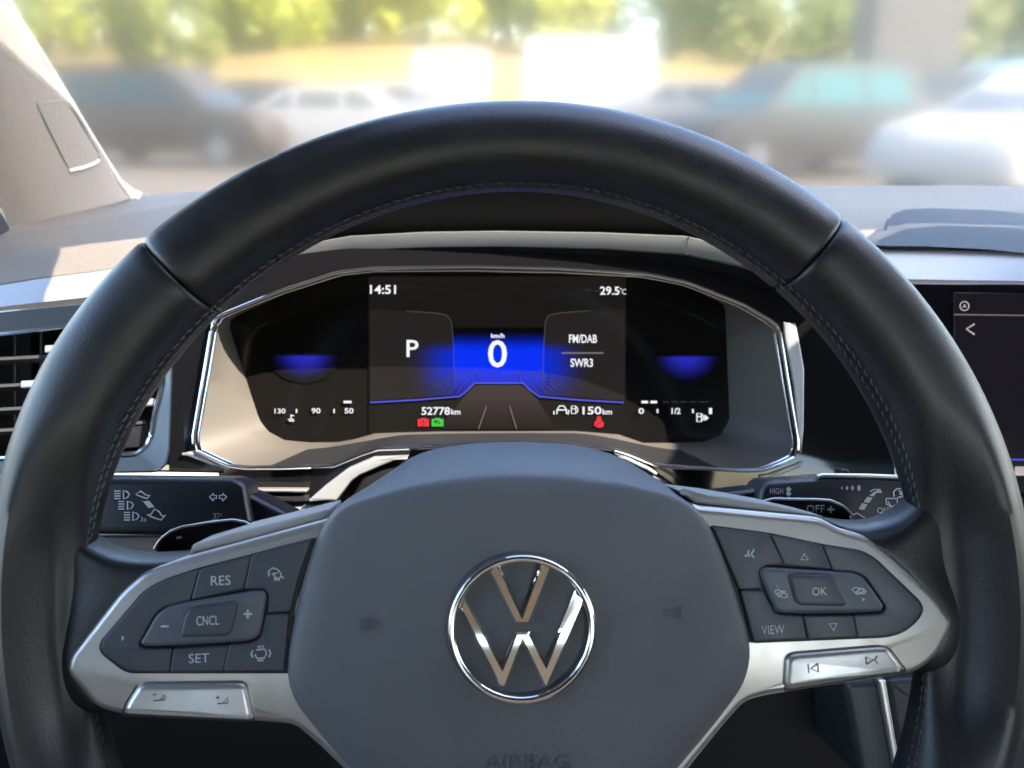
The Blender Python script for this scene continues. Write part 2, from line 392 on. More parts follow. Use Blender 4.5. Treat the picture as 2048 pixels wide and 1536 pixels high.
paints = dict(brown=mat('brown_paint', (.045, .032, .022), .5, .0, coat=.08, spec=.25), silver=mat('silver_paint', (.17, .165, .16), .4, .0, coat=.08, spec=.25),
              char=mat('charcoal_paint', (.045, .04, .034), .5, .0, coat=.08, spec=.25), white=mat('white_paint', (.34, .31, .27), .5, coat=.05, spec=.25),
              teal=mat('teal_paint', (.05, .17, .18), .5, coat=.6))
car(335, 15.0, R(-14), paints['brown'], 'dark brown estate car seen between windscreen pillar and wheel rim')
car(620, 15.5, R(195), paints['silver'], 'pale silver saloon half hidden behind the wheel rim', suv=False, sc=.92)
car(1590, 13.2, R(200), paints['char'], 'charcoal car with greenish windows in front of the concrete pillar', glass=glass_teal)
car(2150, 9.4, R(204), paints['white'], 'white car nearest to the windscreen, its bonnet and headlamp showing', suv=False)
car(215, 21, R(8), paints['char'], 'charcoal hatchback farther back, showing above the dark brown estate car', glass=glass_teal)
car(500, 18.5, R(175), paints['char'], 'dark grey car tucked behind the nose of the brown estate car', suv=False)
car(800, 22, R(10), paints['silver'], 'silver car just under the small white board', suv=False)
car(1400, 19, R(-6), paints['silver'], 'silver car peeping out at the front of the charcoal car', suv=False)
car(1790, 17, R(185), paints['brown'], 'brown car standing between the charcoal car and the white car')
car(2010, 18, R(182), paints['teal'], 'teal car of which only the roof shows behind the white car', sc=1.12)

# ================================================================== the car one sits in
body_m = mat('car_paint', (.3, .3, .32), .3, .4, coat=.7)
shell = thing('car_body', 'pale trimmed cabin shell with windscreen pillar and roof around the driver', 'car body', (.35, -.4, .3))
# windscreen pillar: curved trim between screen edge and door
pr = []
for (t, uR, vR, dR, uL, vL, dL) in ((0, 268, 396, .86, 22, 470, .74), (.08, 240, 362, .84, 6, 425, .725), (.3, 172, 250, .77, -60, 300, .67), (.55, 94, 121, .70, -150, 140, .60), (.8, 17, 0, .64, -240, -20, .54), (1.1, -90, -180, .56, -380, -230, .45)):
    A, B = P(uR, vR, dR), P(uL, vL, dL); out = Vector((.35, -.9, .15)).normalized()
    pr.append([A.lerp(B, s) + out * .018 * math.sin(math.pi * min(1, s * 1.02)) ** .7 for s in (0, .06, .14, .25, .4, .55, .7, .85, 1)] + [B.lerp(A, .0) + Vector((-.03, .08, 0)), A + Vector((-.02, .05, 0))])
m = MB(); m.loft(pr, cap=True); pil = m.done('windscreen_pillar', pillar_fabric, shell, smooth=50)
ed = []
for u, v, d in ((282, 398, .865), (266, 391, .862), (250, 374, .85), (239, 360, .84), (205, 303, .81), (172, 248, .77), (137, 191, .74), (94, 121, .70), (68, 79, .68), (17, -2, .64), (-90, -182, .56)):
    ed.append(P(u, v, d) + Vector((0, -.004, 0)))
m = MB(); m.tube(ed, [.007, .007, .0045, .0030, .0024, .0022, .0022, .002, .002, .002, .002], 8); m.done('edge_strip', pillar_edge, pil)
# airbag flap moulding on the pillar
def pil_pt(u, v):                # point of the pillar face on the line of sight of (u, v)
    from mathutils.bvhtree import BVHTree
    if not hasattr(pil_pt, 't'):
        pil_pt.t = BVHTree.FromPolygons([WL[pil.name] + x.co for x in pil.data.vertices], [tuple(p.vertices) for p in pil.data.polygons])
    dr = (P(u, v, 1) - CAM).normalized(); h_ = pil_pt.t.ray_cast(CAM, dr)
    return h_[0] - dr * .0006
tag_px = [(73, 207), (104, 203), (134, 203), (150, 226), (196, 303), (199, 318), (188, 325), (166, 333), (141, 338), (128, 318), (98, 258)]
m = MB(); m.tube([pil_pt(*q) for q in tag_px], .0008, 6, closed=True); m.done('airbag_flap_seam', mat('seam_grey', (.27, .24, .205), .7), pil)
m = MB(); m.tube([pil_pt(u, v) - Vector((0, .002, 0)) for u, v in ((141, 341), (165, 336), (188, 328), (199, 321))], .0014, 6); m.done('airbag_flap_lip', pillar_edge, pil)
# roof lining, doors, floor, rear: what shades the cabin
XL, XR, YF, ZR = -.44, 1.16, .26, 1.47
def roof_piece(xs, ys):
    m = MB(); zf = lambda x: ZR - .05 * ((x - .36) / .8) ** 2
    top, bot = [], []
    for y in ys:
        e = -.02 if y == YF else 0
        bot.append([Vector((x, y, zf(x) + e)) for x in xs]); top.append([Vector((x, y, zf(x) + .045 + e * .3)) for x in xs])
    loop = [r_ + t_[::-1] for r_, t_ in zip(bot, top)]
    m.loft(loop, cap=True); return m
XS = [XL, -.2, .1, .36, .6, .9, XR]
roof_piece(XS, [YF, YF - .05, .15, -.02]).done('roof_header', headliner, shell, smooth=40)
roof_piece(XS, [-.02, -.4, -1.0, -1.5]).done('roof_lining', headliner, shell, smooth=40)
clear = bpy.data.materials.new('clear_glass'); clear.use_nodes = True
t = clear.node_tree; t.nodes.remove(t.nodes['Principled BSDF']); tb = t.nodes.new('ShaderNodeBsdfTransparent'); t.links.new(tb.outputs[0], t.nodes['Material Output'].inputs['Surface'])
dk = mat('door_lining', (.05, .05, .055), .6, bump=(1200, .2, 'v'))
for x0, x1 in ((XL - .08, XL), (XR, XR + .08)):
    m = MB(); m.box((x0, -1.5, .32), (x1, .72, .96)); m.done('door', dk, shell, smooth=0)
    m = MB(); m.box((x0, -.24, .96), (x1, -.06, 1.44)); m.done('door_pillar', dk, shell, smooth=0)
    m = MB(); m.box((x0 + .02, -1.5, .96), (x1 - .02, -.24, 1.42)); m.done('light_block_panel', mat('block_panel_black', (.012, .014, .014), .1), shell, smooth=0)  # opaque panel added over the rear side opening to cut light
    m = MB(); m.box((x0, -1.5, 1.41), (x1, .22, 1.47)); m.done('roof_rail', dk, shell, smooth=0)
m = MB(); m.box((XL - .08, -1.6, .25), (XR + .08, 1.6, .31)); m.done('cabin_floor', dk, shell, smooth=0)
m = MB(); m.box((XL - .08, -1.6, .31), (XR + .08, -1.5, .90)); m.done('rear_bulkhead', dk, shell, smooth=0)
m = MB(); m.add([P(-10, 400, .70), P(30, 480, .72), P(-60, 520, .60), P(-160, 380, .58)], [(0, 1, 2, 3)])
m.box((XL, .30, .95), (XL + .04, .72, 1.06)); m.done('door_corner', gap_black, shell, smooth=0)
wm = bpy.data.materials.new('blurring_windscreen_glass'); wm.use_nodes = True
t = wm.node_tree; t.nodes.remove(t.nodes['Principled BSDF']); vs = t.nodes.new('ShaderNodeVolumeScatter')
vs.inputs['Color'].default_value = (1, 1, 1, 1); vs.inputs['Density'].default_value = 310; vs.inputs['Anisotropy'].default_value = .9983  # scatter volume added to blur the view outside like a defocused lens
t.links.new(vs.outputs[0], t.nodes['Material Output'].inputs['Volume'])
wsn = thing('windscreen', 'sloping windscreen between dashboard and roof, lower glass blurring the view', 'windscreen', (.36, .66, 1.28))
zb, yb = 1.10, 1.02; ysp = .56; zsp = zb + (ZR - zb) * (yb - ysp) / (yb - YF + .02)
nrm = Vector((0, .37, .72)).normalized() * .006
def pane(y0, z0, y1, z1):
    q = [Vector((XL - .02, y0, z0)), Vector((XR + .02, y0, z0)), Vector((XR + .02, y1, z1)), Vector((XL - .02, y1, z1))]
    m = MB(); m.loft([q, [p + nrm for p in q]], cap=True); return m
pane(yb, zb, ysp, zsp).done('blurring_lower_glass', wm, wsn, smooth=0)
pane(ysp - .001, zsp, YF - .02, ZR).done('clear_upper_glass', clear, wsn, smooth=0)
# unseen visors added under the glass to cast shade on the dashboard
vis_o, vis_n = Vector((0, .27, 1.425)), Vector((0, .424, 1)).normalized()
def to_visor(p):
    t_ = (vis_o - p).dot(vis_n) / sdir.dot(vis_n); return p + sdir * t_
def visor(label, pts):
    b_ = sum(pts, Vector()) / len(pts); m = MB()
    th = vis_n * .008; m.loft([[p - th for p in pts], [p - th * .2 for p in pts]], cap=True)
    t_ = thing('added_shade_visor', label, 'sun visor', b_, 'added shade visors'); m.done('shade_panel', headliner, t_, smooth=40)
    m = MB(); m.tube([Vector((min(p.x for p in pts) + .02, .25, 1.425)), Vector((max(p.x for p in pts) - .02, .25, 1.425))], .006, 8); m.done('hinge_rod', headliner, t_)
pts = [to_visor(P(u, v, d)) for u, v, d in ((178, 436, .72), (168, 448, .68), (148, 462, .655), (128, 480, .63), (110, 505, .605), (98, 530, .59), (90, 556, .572), (80, 580, .56), (76, 606, .55))]
pts = [p for p in pts if p.y < .565]
visor('added driver visor, out of view, shading the left end of the dashboard', [Vector((-.42, .27, 1.425)), Vector((-.40, .55, 1.425 - .28 * .424)), Vector((pts[0].x - .05, .575, 1.425 - .305 * .424)), Vector((pts[0].x - .015, .572, 1.425 - .302 * .424))] + pts + [Vector((pts[-1].x, .27, 1.425))])
q0 = to_visor(P(1738, 470, .62)); z_at = lambda y: 1.425 - (y - .27) * .424
visor('added passenger visor, out of view, shading the right part of the dashboard', [Vector((q0.x, .27, 1.425)), Vector((q0.x, .50, z_at(.50))), Vector((q0.x + .02, .545, z_at(.545))), Vector((q0.x + .05, .56, z_at(.56))), Vector((1.08, .56, z_at(.56))), Vector((1.08, .27, 1.425))])
# unseen driver seat behind the viewer, added for warm reflections in the emblem
st = thing('driver_seat', 'unseen driver seat with headrest, tan to warm the emblem reflections', 'seat', (0, -.45, .31))
def blob(name, c_, s_, mt, par):
    bm = bmesh.new(); bmesh.ops.create_cube(bm, size=1); bmesh.ops.bevel(bm, geom=bm.edges[:], offset=.18, segments=4, affect='EDGES', profile=.6)
    v_ = [Vector((v.co.x * s_[0], v.co.y * s_[1], v.co.z * s_[2])) + Vector(c_) for v in bm.verts]; bm.verts.index_update()
    f_ = [tuple(v.index for v in f.verts) for f in bm.faces]; bm.free(); return mesh(name, v_, f_, mt, par, 60)
blob('backrest', (0, -.48, .80), (.50, .16, .62), seat_cloth, st); blob('seat', (0, -.15, .50), (.50, .52, .16), seat_cloth, st); blob('headrest', (0, -.52, 1.22), (.26, .10, .18), seat_cloth, st)

# ------------------------------------------------------------------ dashboard
dash = thing('dashboard', 'grey grained dashboard with silver trim strip, sunlit at its left end', 'dashboard', (.3, .7, .7))
def sheet(us, rws, sub=3):
    """rows of (v list, depth) sampled at columns us -> smooth loft rows"""
    out = []
    for vs_, d in rws:
        ds = d if isinstance(d, list) else [d] * len(us)
        out.append([P(u, v, q) for u, v, q in zip(us, vs_, ds)])
    return out
UL = [-250, -100, 0, 85, 177, 243, 314, 400, 500, 640]
rl = sheet(UL, [([480, 450, 430, 415, 403, 396, 389, 382, 376, 372], [.80, .83, .86, .88, .90, .91, .92, .94, .95, .97]),
                ([508, 484, 467, 453, 439, 426, 414, 399, 383, 374], .70), ([516, 491, 474, 460, 446, 432, 419, 404, 387, 378], .672),
                ([600, 560, 530, 512, 497, 490, 482, 470, 455, 440], .605), ([618, 581, 552, 538, 524, 516, 506, 492, 474, 458], .585),
                ([632, 594, 567, 554, 543, 534, 523, 508, 491, 473], .572), ([642, 602, 573, 559, 548, 538, 527, 512, 495, 477], .572)])
m = MB(); m.loft(rl, closed_v=False); m.done('dashboard_top', dash_soft, dash, smooth=14)
rs = sheet(UL, [([642, 602, 573, 559, 548, 538, 527, 512, 495, 477], .570), ([640, 600, 571, 557, 546, 536, 525, 510, 493, 475], .564),
                ([688, 643, 614, 604, 594, 586, 576, 560, 538, 513], .548), ([692, 647, 617, 607, 597, 589, 579, 563, 541, 516], .552), ([700, 655, 626, 616, 606, 597, 589, 573, 551, 526], .575), ([712, 667, 640, 630, 620, 612, 603, 587, 565, 540], .600)])
m = MB(); m.loft(rs[:5], closed_v=False); m.done('trim_strip', satin_bright, dash, smooth=25)
m = MB(); m.loft(rs[4:], closed_v=False); m.done('trim_gap', gap_black, dash)
UR = [1480, 1560, 1680, 1740, 1800, 1900, 2048, 3000]
rr_ = sheet(UR, [([373, 372, 371, 371, 371, 371, 372, 378], .99), ([420, 417, 415, 414, 414, 414, 415, 418], .745), ([426, 422, 419, 419, 419, 419, 420, 423], .72),
                 ([470, 468, 467, 467, 467, 468, 470, 474], .63), ([500, 499, 498, 498, 498, 499, 501, 506], .585)])
m = MB(); m.loft(rr_, closed_v=False); m.done('dashboard_top', dash_soft, dash, smooth=14)
rs = sheet(UR, [([500, 499, 498, 498, 498, 499, 501, 506], .583), ([501, 500, 499, 499, 500, 501, 503, 508], .576), ([548, 552, 556, 557, 558, 560, 562, 568], .562), ([551, 555, 559, 560, 561, 563, 565, 571], .565), ([556, 560, 564, 565, 566, 568, 570, 576], .60)])
m = MB(); m.loft(rs, closed_v=False); m.done('trim_strip', satin_bright, dash, smooth=25)
# raised pad above the touchscreen
UQ = [1734, 1752, 1775, 1809, 1861, 1980, 2048, 2300]
q = sheet(UQ, [([474, 458, 434, 421, 418, 422, 429, 450], .715), ([472, 456, 432, 419, 416, 420, 427, 448], .70), ([474, 462, 461, 462, 463, 469, 473, 490], .612), ([475, 490, 492, 492, 493, 499, 506, 520], .572), ([477, 493, 496, 497, 498, 504, 511, 525], .585)])
m = MB(); m.loft(q, closed_v=False); m.done('display_hood_pad', mat('blue_grey_pad', (.045, .047, .052), .6, bump=(1300, .3, 'v'), spec=.2), dash, smooth=14)
# cowl over the instruments, dark face overhung to keep it in shade
UH = [470, 560, 600, 700, 850, 1000, 1200, 1370, 1480, 1560, 1660]
TT = [558, 515, 490, 472, 464, 462, 465, 472, 495, 520, 565]; TB = [578, 538, 513, 501, 495, 493, 497, 508, 531, 555, 600]
q = sheet(UH, [([v - 84 for v in TT], .80), ([v - 94 for v in TT], .62), ([v - 95 for v in TT], .50), ([v - 90 for v in TT], .493), ([v - 60 for v in TT], .500), ([v - 25 for v in TT], .510), ([v - 3 for v in TT], .516), (TT, .510)])
m = MB(); m.loft(q, closed_v=False); m.done('instrument_cowl', dash_shaded, dash, smooth=40)
q = sheet(UH, [(TT, .508), ([v + 1 for v in TT], .496), ([v - 5 for v in TB], .499), ([v - 1 for v in TB], .500), (TB, .503), ([v + 6 for v in TB], .52)])
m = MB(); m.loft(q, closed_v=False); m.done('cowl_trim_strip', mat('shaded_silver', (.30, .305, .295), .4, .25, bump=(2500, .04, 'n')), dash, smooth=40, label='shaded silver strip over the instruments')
m = MB(); m.tube([P(1378, 472, .497), P(1374, 488, .4915), P(1371, 510, .4905)], .00035, 6); m.done('trim_joint', gap_black, dash)
# piano black fascia round the instruments
CH = [(458, 623), (434, 634), (424, 650), (386, 876), (388, 893), (396, 903), (455, 931), (478, 936), (560, 936), (671, 932), (747, 899), (860, 895), (1050, 892), (1180, 894), (1242, 901), (1318, 933), (1516, 944), (1560, 929), (1590, 913), (1597, 893), (1560, 664), (1550, 647), (1485, 609), (1374, 565), (1289, 548), (1118, 537), (947, 533), (742, 537), (674, 545), (560, 582)]
FO = [(346, 640), (440, 590), (520, 545), (600, 508), (700, 496), (850, 490), (1000, 488), (1200, 492), (1370, 503), (1480, 526), (1560, 550), (1660, 596), (1740, 600), (1793, 620), (1793, 990), (1600, 1010), (1000, 1010), (500, 990), (338, 985), (338, 905)]
N = 240; CX, CY = 1000, 740
ch = star(CH, CX, CY, N); fo = star(FO, CX, CY, N)
m = MB(); m.loft([[K.px(u, v, -.002) for u, v in ch], [K.px(u, v, -.004) for u, v in fo], [K.px(u, v, -.004) - K.n * .03 for u, v in fo]])
m.done('fascia', piano, dash, smooth=30, label='glossy black dusty fascia')
m = MB(); m.tube([K.px(1789, 700, -.003), K.px(1790, 860, -.003), K.px(1791, 960, -.003)], .0006, 6); m.done('fascia_edge', satin, dash)
# lower panels
m = MB(); m.add([K.px(-300, 940, -.035), K.px(2400, 940, -.035), K.px(2400, 1250, .02), K.px(2400, 2000, -.10), K.px(-300, 2000, -.10), K.px(-300, 1250, .02)], [(0, 1, 2, 5), (5, 2, 3, 4)])
m.done('knee_panel', lower_plastic, dash, smooth=0)
for px, hh, mt in (([(430, 978), (612, 979), (612, 985), (430, 984)], .006, satin), ([(430, 991), (614, 993), (614, 1004), (430, 1003)], .004, shelf_plastic), ([(170, 1066), (420, 1066), (420, 1071), (170, 1072)], .012, satin_bright), ([(170, 1073), (420, 1072), (420, 1125), (170, 1125)], .009, recess_plastic), ([(575, 1019), (665, 1013), (665, 1018), (580, 1025)], .01, satin_bright)):
    plate(K, px, -.04, hh, .001, .0005).done('panel_ledge', mt, dash)
# silver flares beside the steering column
for px, lb in (([(616, 1001), (671, 1002), (701, 963), (718, 951), (762, 932), (794, 919), (816, 914), (743, 917), (692, 939), (651, 970)], 'a'), ([(1236, 910), (1262, 917), (1300, 935), (1316, 947), (1312, 952), (1290, 940), (1250, 921)], 'b')):
    plate(K, px, -.02, .014, .0012, .0006, hp=.014).done('column_flare', satin_bright, dash)
plate(K, [(700, 1000), (724, 956), (770, 936), (830, 915), (1230, 915), (1330, 960), (1400, 1010), (1400, 1400), (680, 1400)], -.04, .010, .002, .002).done('column_shroud', gap_black, dash)
# centre console edge seen through the lower right of the wheel
con = thing('centre_console', 'dark centre console side with a bright metal edge below the right spoke', 'console', (.35, .5, .5))
plate(K, [(1684, 1360), (1764, 1360), (1800, 1560), (1722, 1560)], -.03, .05, .004, .003).done('side_panel', mat('console_side', (.028, .031, .031), .45), con)
plate(K, [(1757, 1360), (1772, 1360), (1807, 1560), (1793, 1560)], -.02, .053, .0012, .0008).done('metal_edge', satin, con)
plate(K, [(1774, 1360), (2150, 1330), (2150, 1650), (1809, 1560)], -.02, .045, .003, .003).done('storage_panel', mat('storage_panel', (.022, .022, .023), .5), con)

# ------------------------------------------------------------------ air vent at the left
vent = thing('air_vent', 'air vent with horizontal slats and chrome surround left of the steering wheel', 'air vent', K.px(150, 780))
VO = [(-200, 640), (0, 622), (172, 606), (300, 640), (345, 720), (345, 740), (339, 900), (333, 930), (318, 943), (200, 946), (-200, 955)]
VI = [(-160, 690), (0, 668), (150, 651), (260, 668), (322, 735), (321, 775), (307, 828), (301, 869), (291, 893), (273, 906), (220, 909), (-160, 920)]
vo, vi = star(VO, 100, 790, 160), star(VI, 100, 790, 160)
m = MB(); m.loft([[K.px(u, v, -.03) for u, v in vo], [K.px(u, v, .004) for u, v in vo], [K.px(100 + (u - 100) * .985, 790 + (v - 790) * .985, .006) for u, v in vo], [K.px(100 + (u - 100) * 1.01, 790 + (v - 790) * 1.01, .003) for u, v in vi], [K.px(u, v, -.002) for u, v in vi], [K.px(100 + (u - 100) * .98, 790 + (v - 790) * .98, -.05) for u, v in vi]])
m.done('surround', mat('sky_tinted_gloss', (.022, .034, .052), .2, spec=.6), vent, smooth=30)  # blue of the reflected sky put into the base colour
m = MB(); m.tube([K.px(u, v, .004) for u, v in vi], .0011, 6, closed=True); m.done('chrome_line', chrome_line, vent)
m = MB(); m.add([K.px(u, v, -.05) for u, v in ((-200, 640), (340, 640), (340, 930), (-200, 930))], [(0, 1, 2, 3)]); m.done('duct', gap_black, vent)
sl = mat('slat_plastic', (.04, .041, .043), .45)
for k, v in enumerate((712, 766, 813, 855)):
    x0, x1 = -150, (300, 300, 300, 292)[k]
    A = lambda u, vv, hh: K.px(u, vv, hh)
    m = MB(); m.loft([[A(u, v + (v - 780) * 0 - .055 * (u - 100) + dv, hh) for u in (x0, 0, 150, x1)] for dv, hh in ((-3, -.002), (3, -.001), (12, -.018), (4, -.02), (-3, -.002))], closed_v=False)
    m.done('slat', sl, vent, smooth=40)
for k, u in enumerate((30, 82, 140, 205)):
    m = MB(); m.loft([[K.px(u + a, 660, hh), K.px(u + a, 910, hh)] for a, hh in ((-2, -.022), (2, -.022), (3, -.04), (-3, -.04), (-2, -.022))], closed_v=False); m.done('guide_vane', gap_black, vent)
for (u, v) in ((112, 697), (64, 768), (292, 805)):
    plate(K, [(u - 24, v - 6), (u + 24, v - 9), (u + 24, v + 7), (u - 24, v + 9)], -.01, .003, .001, .0008).done('slat_tab', satin_bright, vent)
plate(K, [(225, 862), (298, 848), (296, 878), (284, 895), (225, 899)], -.02, -.001, .001, .001).done('thumb_panel', shelf_plastic, vent)
m = MB(); m.tube([K.px(u, v, .004) for u, v in ((-100, 957), (200, 948), (330, 949), (436, 951))], .0013, 6); m.done('lower_chrome_strip', pillar_edge, vent)

# ------------------------------------------------------------------ instrument cluster
clu = thing('instrument_cluster', 'lit digital instrument display in a chrome framed recess behind the wheel', 'instrument cluster', K.px(1000, 740))
BK = [(455, 640), (470, 690), (518, 838), (535, 862), (568, 880), (617, 885), (691, 884), (750, 866), (880, 863), (1150, 862), (1242, 869), (1279, 886), (1402, 885), (1440, 872), (1459, 840), (1454, 700), (1450, 610), (1380, 575), (1290, 556), (1118, 545), (947, 541), (742, 545), (674, 553), (560, 592)]
D = -.042
bk = star(BK, CX, CY, N)
mid = []
for k in range(N):
    (u1, v1), (u2, v2) = ch[k], bk[k]; mid.append((u1 + (u2 - u1) * .62, v1 + (v2 - v1) * .62))
def ring(l, h): return [K.px(u, v, h) for u, v in l]
sc_ = lambda l, k: [(CX + (u - CX) * k, CY + (v - CY) * k) for u, v in l]
off = []
for k in range(N):               # chrome loop pulled 12 px inwards
    u, v = ch[k]; r_ = math.hypot(u - CX, v - CY); off.append((CX + (u - CX) * (1 - 11 / r_), CY + (v - CY) * (1 - 8 / r_)))
for k in range(N):               # along the bottom the outer lip is steep and the inner ledge narrow
    a = 2 * math.pi * k / N; f_ = .62
    if 1.1 * math.pi < a < 1.9 * math.pi: f_ = .62 + .22 * min(1, (a / math.pi - 1.1) / .08, (1.9 - a / math.pi) / .08)
    (u1, v1), (u2, v2) = off[k], bk[k]; mid[k] = (u1 + (u2 - u1) * f_, v1 + (v2 - v1) * f_)
mid = smooth_loop(mid, 3)
k0, k1 = int(N * 1.13 / 2), int(N * 1.87 / 2)
lip = [[K.px(*off[k], -.001) for k in range(k0, k1 + 1)], [K.px(*off[k], -.004) for k in range(k0, k1 + 1)], [K.px(*mid[k], -.026) for k in range(k0, k1 + 1)]]
m = MB(); m.loft(lip, closed_v=False); m.done('recess_lip', shelf_plastic, clu, smooth=35)
rest = [k % N for k in range(k1, k0 + N + 1)]
m = MB(); m.loft([[K.px(*off[k], -.001) for k in rest], [K.px(*off[k], -.004) for k in rest], [K.px(*mid[k], -.026) for k in rest]], closed_v=False)
m.loft([ring(mid, -.026), ring(bk, D), ring(bk, D - .004)]); m.done('recess_wall', recess_plastic, clu, smooth=35)
m = MB(); m.tube(ring(ch, .0005), .00095, 8, closed=True); m.done('chrome_frame', chrome_line, clu)
m = MB(); m.tube(ring(off, -.0005), .0007, 8, closed=True); m.done('chrome_frame', chrome_line, clu)
m = MB(); m.loft([ring(ch, -.001), ring(off, -.0015)]); m.done('frame_channel', gap_black, clu)
for px in ([(1567, 643), (1592, 647), (1601, 691), (1609, 739), (1608, 859), (1603, 907), (1599, 907), (1587, 773), (1570, 678)], [(1519, 955), (1560, 940), (1607, 923), (1603, 934), (1560, 950)], [(362, 907), (392, 900), (410, 913), (460, 939), (420, 929)]):
    plate(K, px, -.02, -.0005, .001, .0006, hp=-.0005).done('frame_highlight', satin_bright, clu)  # bright plates traced where the chrome band mirrors the sky
m = MB(); m.add(ring(bk, D), [tuple(range(N))]); scr = m.done('screen', screen_black, clu, smooth=0)
H1, H2, H3 = D + .0006, D + .0010, D + .0014
def elem(name, mb, mt, label=None): return mb.done(name, mt, scr, smooth=0, label=label)
def uvquad(name, px, mt, h):
    o = mesh(name, [K.px(u, v, h) for u, v in px], [tuple(range(len(px)))], mt, scr, 0)
    us, vs_ = [p[0] for p in px], [p[1] for p in px]; L = o.data.uv_layers.new(name='UVMap')
    for lp in o.data.loops:
        co = o.data.vertices[lp.vertex_index].co + WL[o.name]
        k = min(range(len(px)), key=lambda i: (K.px(*px[i], h) - co).length); L.data[lp.index].uv = ((px[k][0] - min(us)) / (max(us) - min(us)), 1 - (px[k][1] - min(vs_)) / (max(vs_) - min(vs_)))
    return o
uvquad('display_background', [(737, 553), (1252, 553), (1252, 880), (737, 880)], fade('display_haze', (.030, .026, .024), .3, 'road'), H1)
def card_mat(flip):
    m = glow('card_glow', (0, 0, 0), 1.0); t = m.node_tree; b = t.nodes['Principled BSDF']
    co = t.nodes.new('ShaderNodeTexCoord'); sp = t.nodes.new('ShaderNodeSeparateXYZ'); t.links.new(co.outputs['UV'], sp.inputs[0])
    def rng_(src, lo, hi, to0=0.0, to1=1.0):
        n = t.nodes.new('ShaderNodeMapRange'); n.interpolation_type = 'SMOOTHSTEP'
        for i, x in enumerate((lo, hi, to0, to1)): n.inputs[i + 1].default_value = x
        t.links.new(src, n.inputs[0]); return n.outputs[0]
    def mul(a_, b_):
        n = t.nodes.new('ShaderNodeMath'); n.operation = 'MULTIPLY'; t.links.new(a_, n.inputs[0]); t.links.new(b_, n.inputs[1]); return n.outputs[0]
    e_ = rng_(sp.outputs[0], .35, 1.0) if not flip else rng_(sp.outputs[0], 0, .65, 1, 0)
    k = mul(mul(e_, e_), mul(rng_(sp.outputs[1], .48, .66, 1, 0), rng_(sp.outputs[1], -.02, .40, .15, 1)))
    mx = t.nodes.new('ShaderNodeMix'); mx.data_type = 'RGBA'; mx.inputs[6].default_value = (.017, .014, .0135, 1); mx.inputs[7].default_value = (0, .025, .62, 1)
    t.links.new(k, mx.inputs[0]); t.links.new(mx.outputs[2], b.inputs['Emission Color']); return m
uvquad('card_face', [(740, 618), (870, 626), (893, 630), (903, 642), (907, 700), (907, 790), (740, 802)], card_mat(False), H2)
uvquad('card_face', [(1250, 618), (1120, 626), (1098, 630), (1091, 642), (1088, 700), (1088, 790), (1250, 802)], card_mat(True), H2)
uvquad('blue_glow', [(905, 655), (1090, 655), (1090, 794), (1078, 793), (1045, 765), (950, 765), (920, 793), (905, 794)], fade('blue_glow', (.0, .03, 1), .95, 'core'), H2 + .0001)
arc = lambda u0, u1, v0, v1: [(u0, v0), (u1, v0)] + [((u0 + u1) / 2 + math.cos(a) * (u1 - u0) / 2, v0 + math.sin(a) * (v1 - v0)) for a in (.25, .6, 1.0, 1.57, 2.14, 2.54, 2.9)]
gl = fade('gauge_glow', (.03, .035, .75), .62, 'gauge')
uvquad('gauge_glow', arc(535, 685, 708, 768), gl, H1); uvquad('gauge_glow', arc(1300, 1447, 710, 770), gl, H1)
uvquad('road_graphic', [(925, 797), (952, 770), (1043, 770), (1074, 797), (1110, 858), (880, 858)], fade('road_glow', (.10, .07, .065), .5, 'road'), H2)
g_card = glow('lit_card', (.30, .26, .26), .25)
m = MB()
for k in range(-9, 10):
    m = ribbon(K, [[(995 + k * 9.0, 742), (995 + k * (9.0 + 7.5 * min(1, 60 / (abs(k) * 9.5))), 742 + 46 * min(1, 60 / (abs(k) * 9.5)))]], 2.0, H3 - .0002, m=m) if abs(k) > 3 else m
for k in range(-4, 5): m = ribbon(K, [[(995 + k * 10, 743), (995 + k * 11.5, 763)]], 1.8, H3 - .0002, m=m)
elem('floor_lines', m, gap_black)
elem('card_outline', ribbon(K, [[(812, 622), (870, 626), (893, 630), (903, 642), (908, 700), (908, 775)]], 1.6, H3), g_card)
elem('card_outline', ribbon(K, [[(1180, 621), (1120, 626), (1098, 630), (1091, 642), (1087, 700), (1085, 775)]], 1.6, H3), g_card)
elem('horizon_line', ribbon(K, [[(740, 805), (830, 800), (919, 793), (933, 782), (950, 766), (1045, 766), (1063, 782), (1078, 793), (1160, 800), (1247, 805)]], 3.2, H3), g_line)
elem('lane_line', ribbon(K, [[(973, 812), (957, 858)], [(1019, 812), (1033, 858)]], 2.2, H3), g_dim)
elem('divider_line', ribbon(K, [[(1123, 706), (1207, 706)]], 3.2, H3), g_dim)
for nm, s, bx, bd in (('clock_readout', '14:51', (740, 570, 792, 588), .02), ('temperature_readout', '29.5', (1200, 573, 1239, 590), .02), ('gear_readout', 'P', (813, 680, 837, 714), .01), ('speed_unit', 'km/h', (982, 667, 1009, 676), .03), ('speed_readout', '0', (976, 680, 1014, 735), .01),
                      ('radio_band_text', 'FM/DAB', (1138, 669, 1194, 686), .02), ('radio_station_text', 'SWR3', (1141, 717, 1186, 734), .02), ('odometer_readout', '52778', (843, 814, 900, 830), .02), ('odometer_unit', 'km', (902, 818, 921, 829), .02), ('range_readout', '150', (1165, 813, 1203, 829), .02), ('range_unit', 'km', (1205, 818, 1224, 829), .02)):
    elem(nm, text(K, s, bx, H3, bold=bd), g_white)
elem('temperature_unit', text(K, 'C', (1244, 578, 1252, 589), H3, ribbon(K, [[(1241, 578), (1243, 578)]], 3, H3)), g_white)
tg = MB()
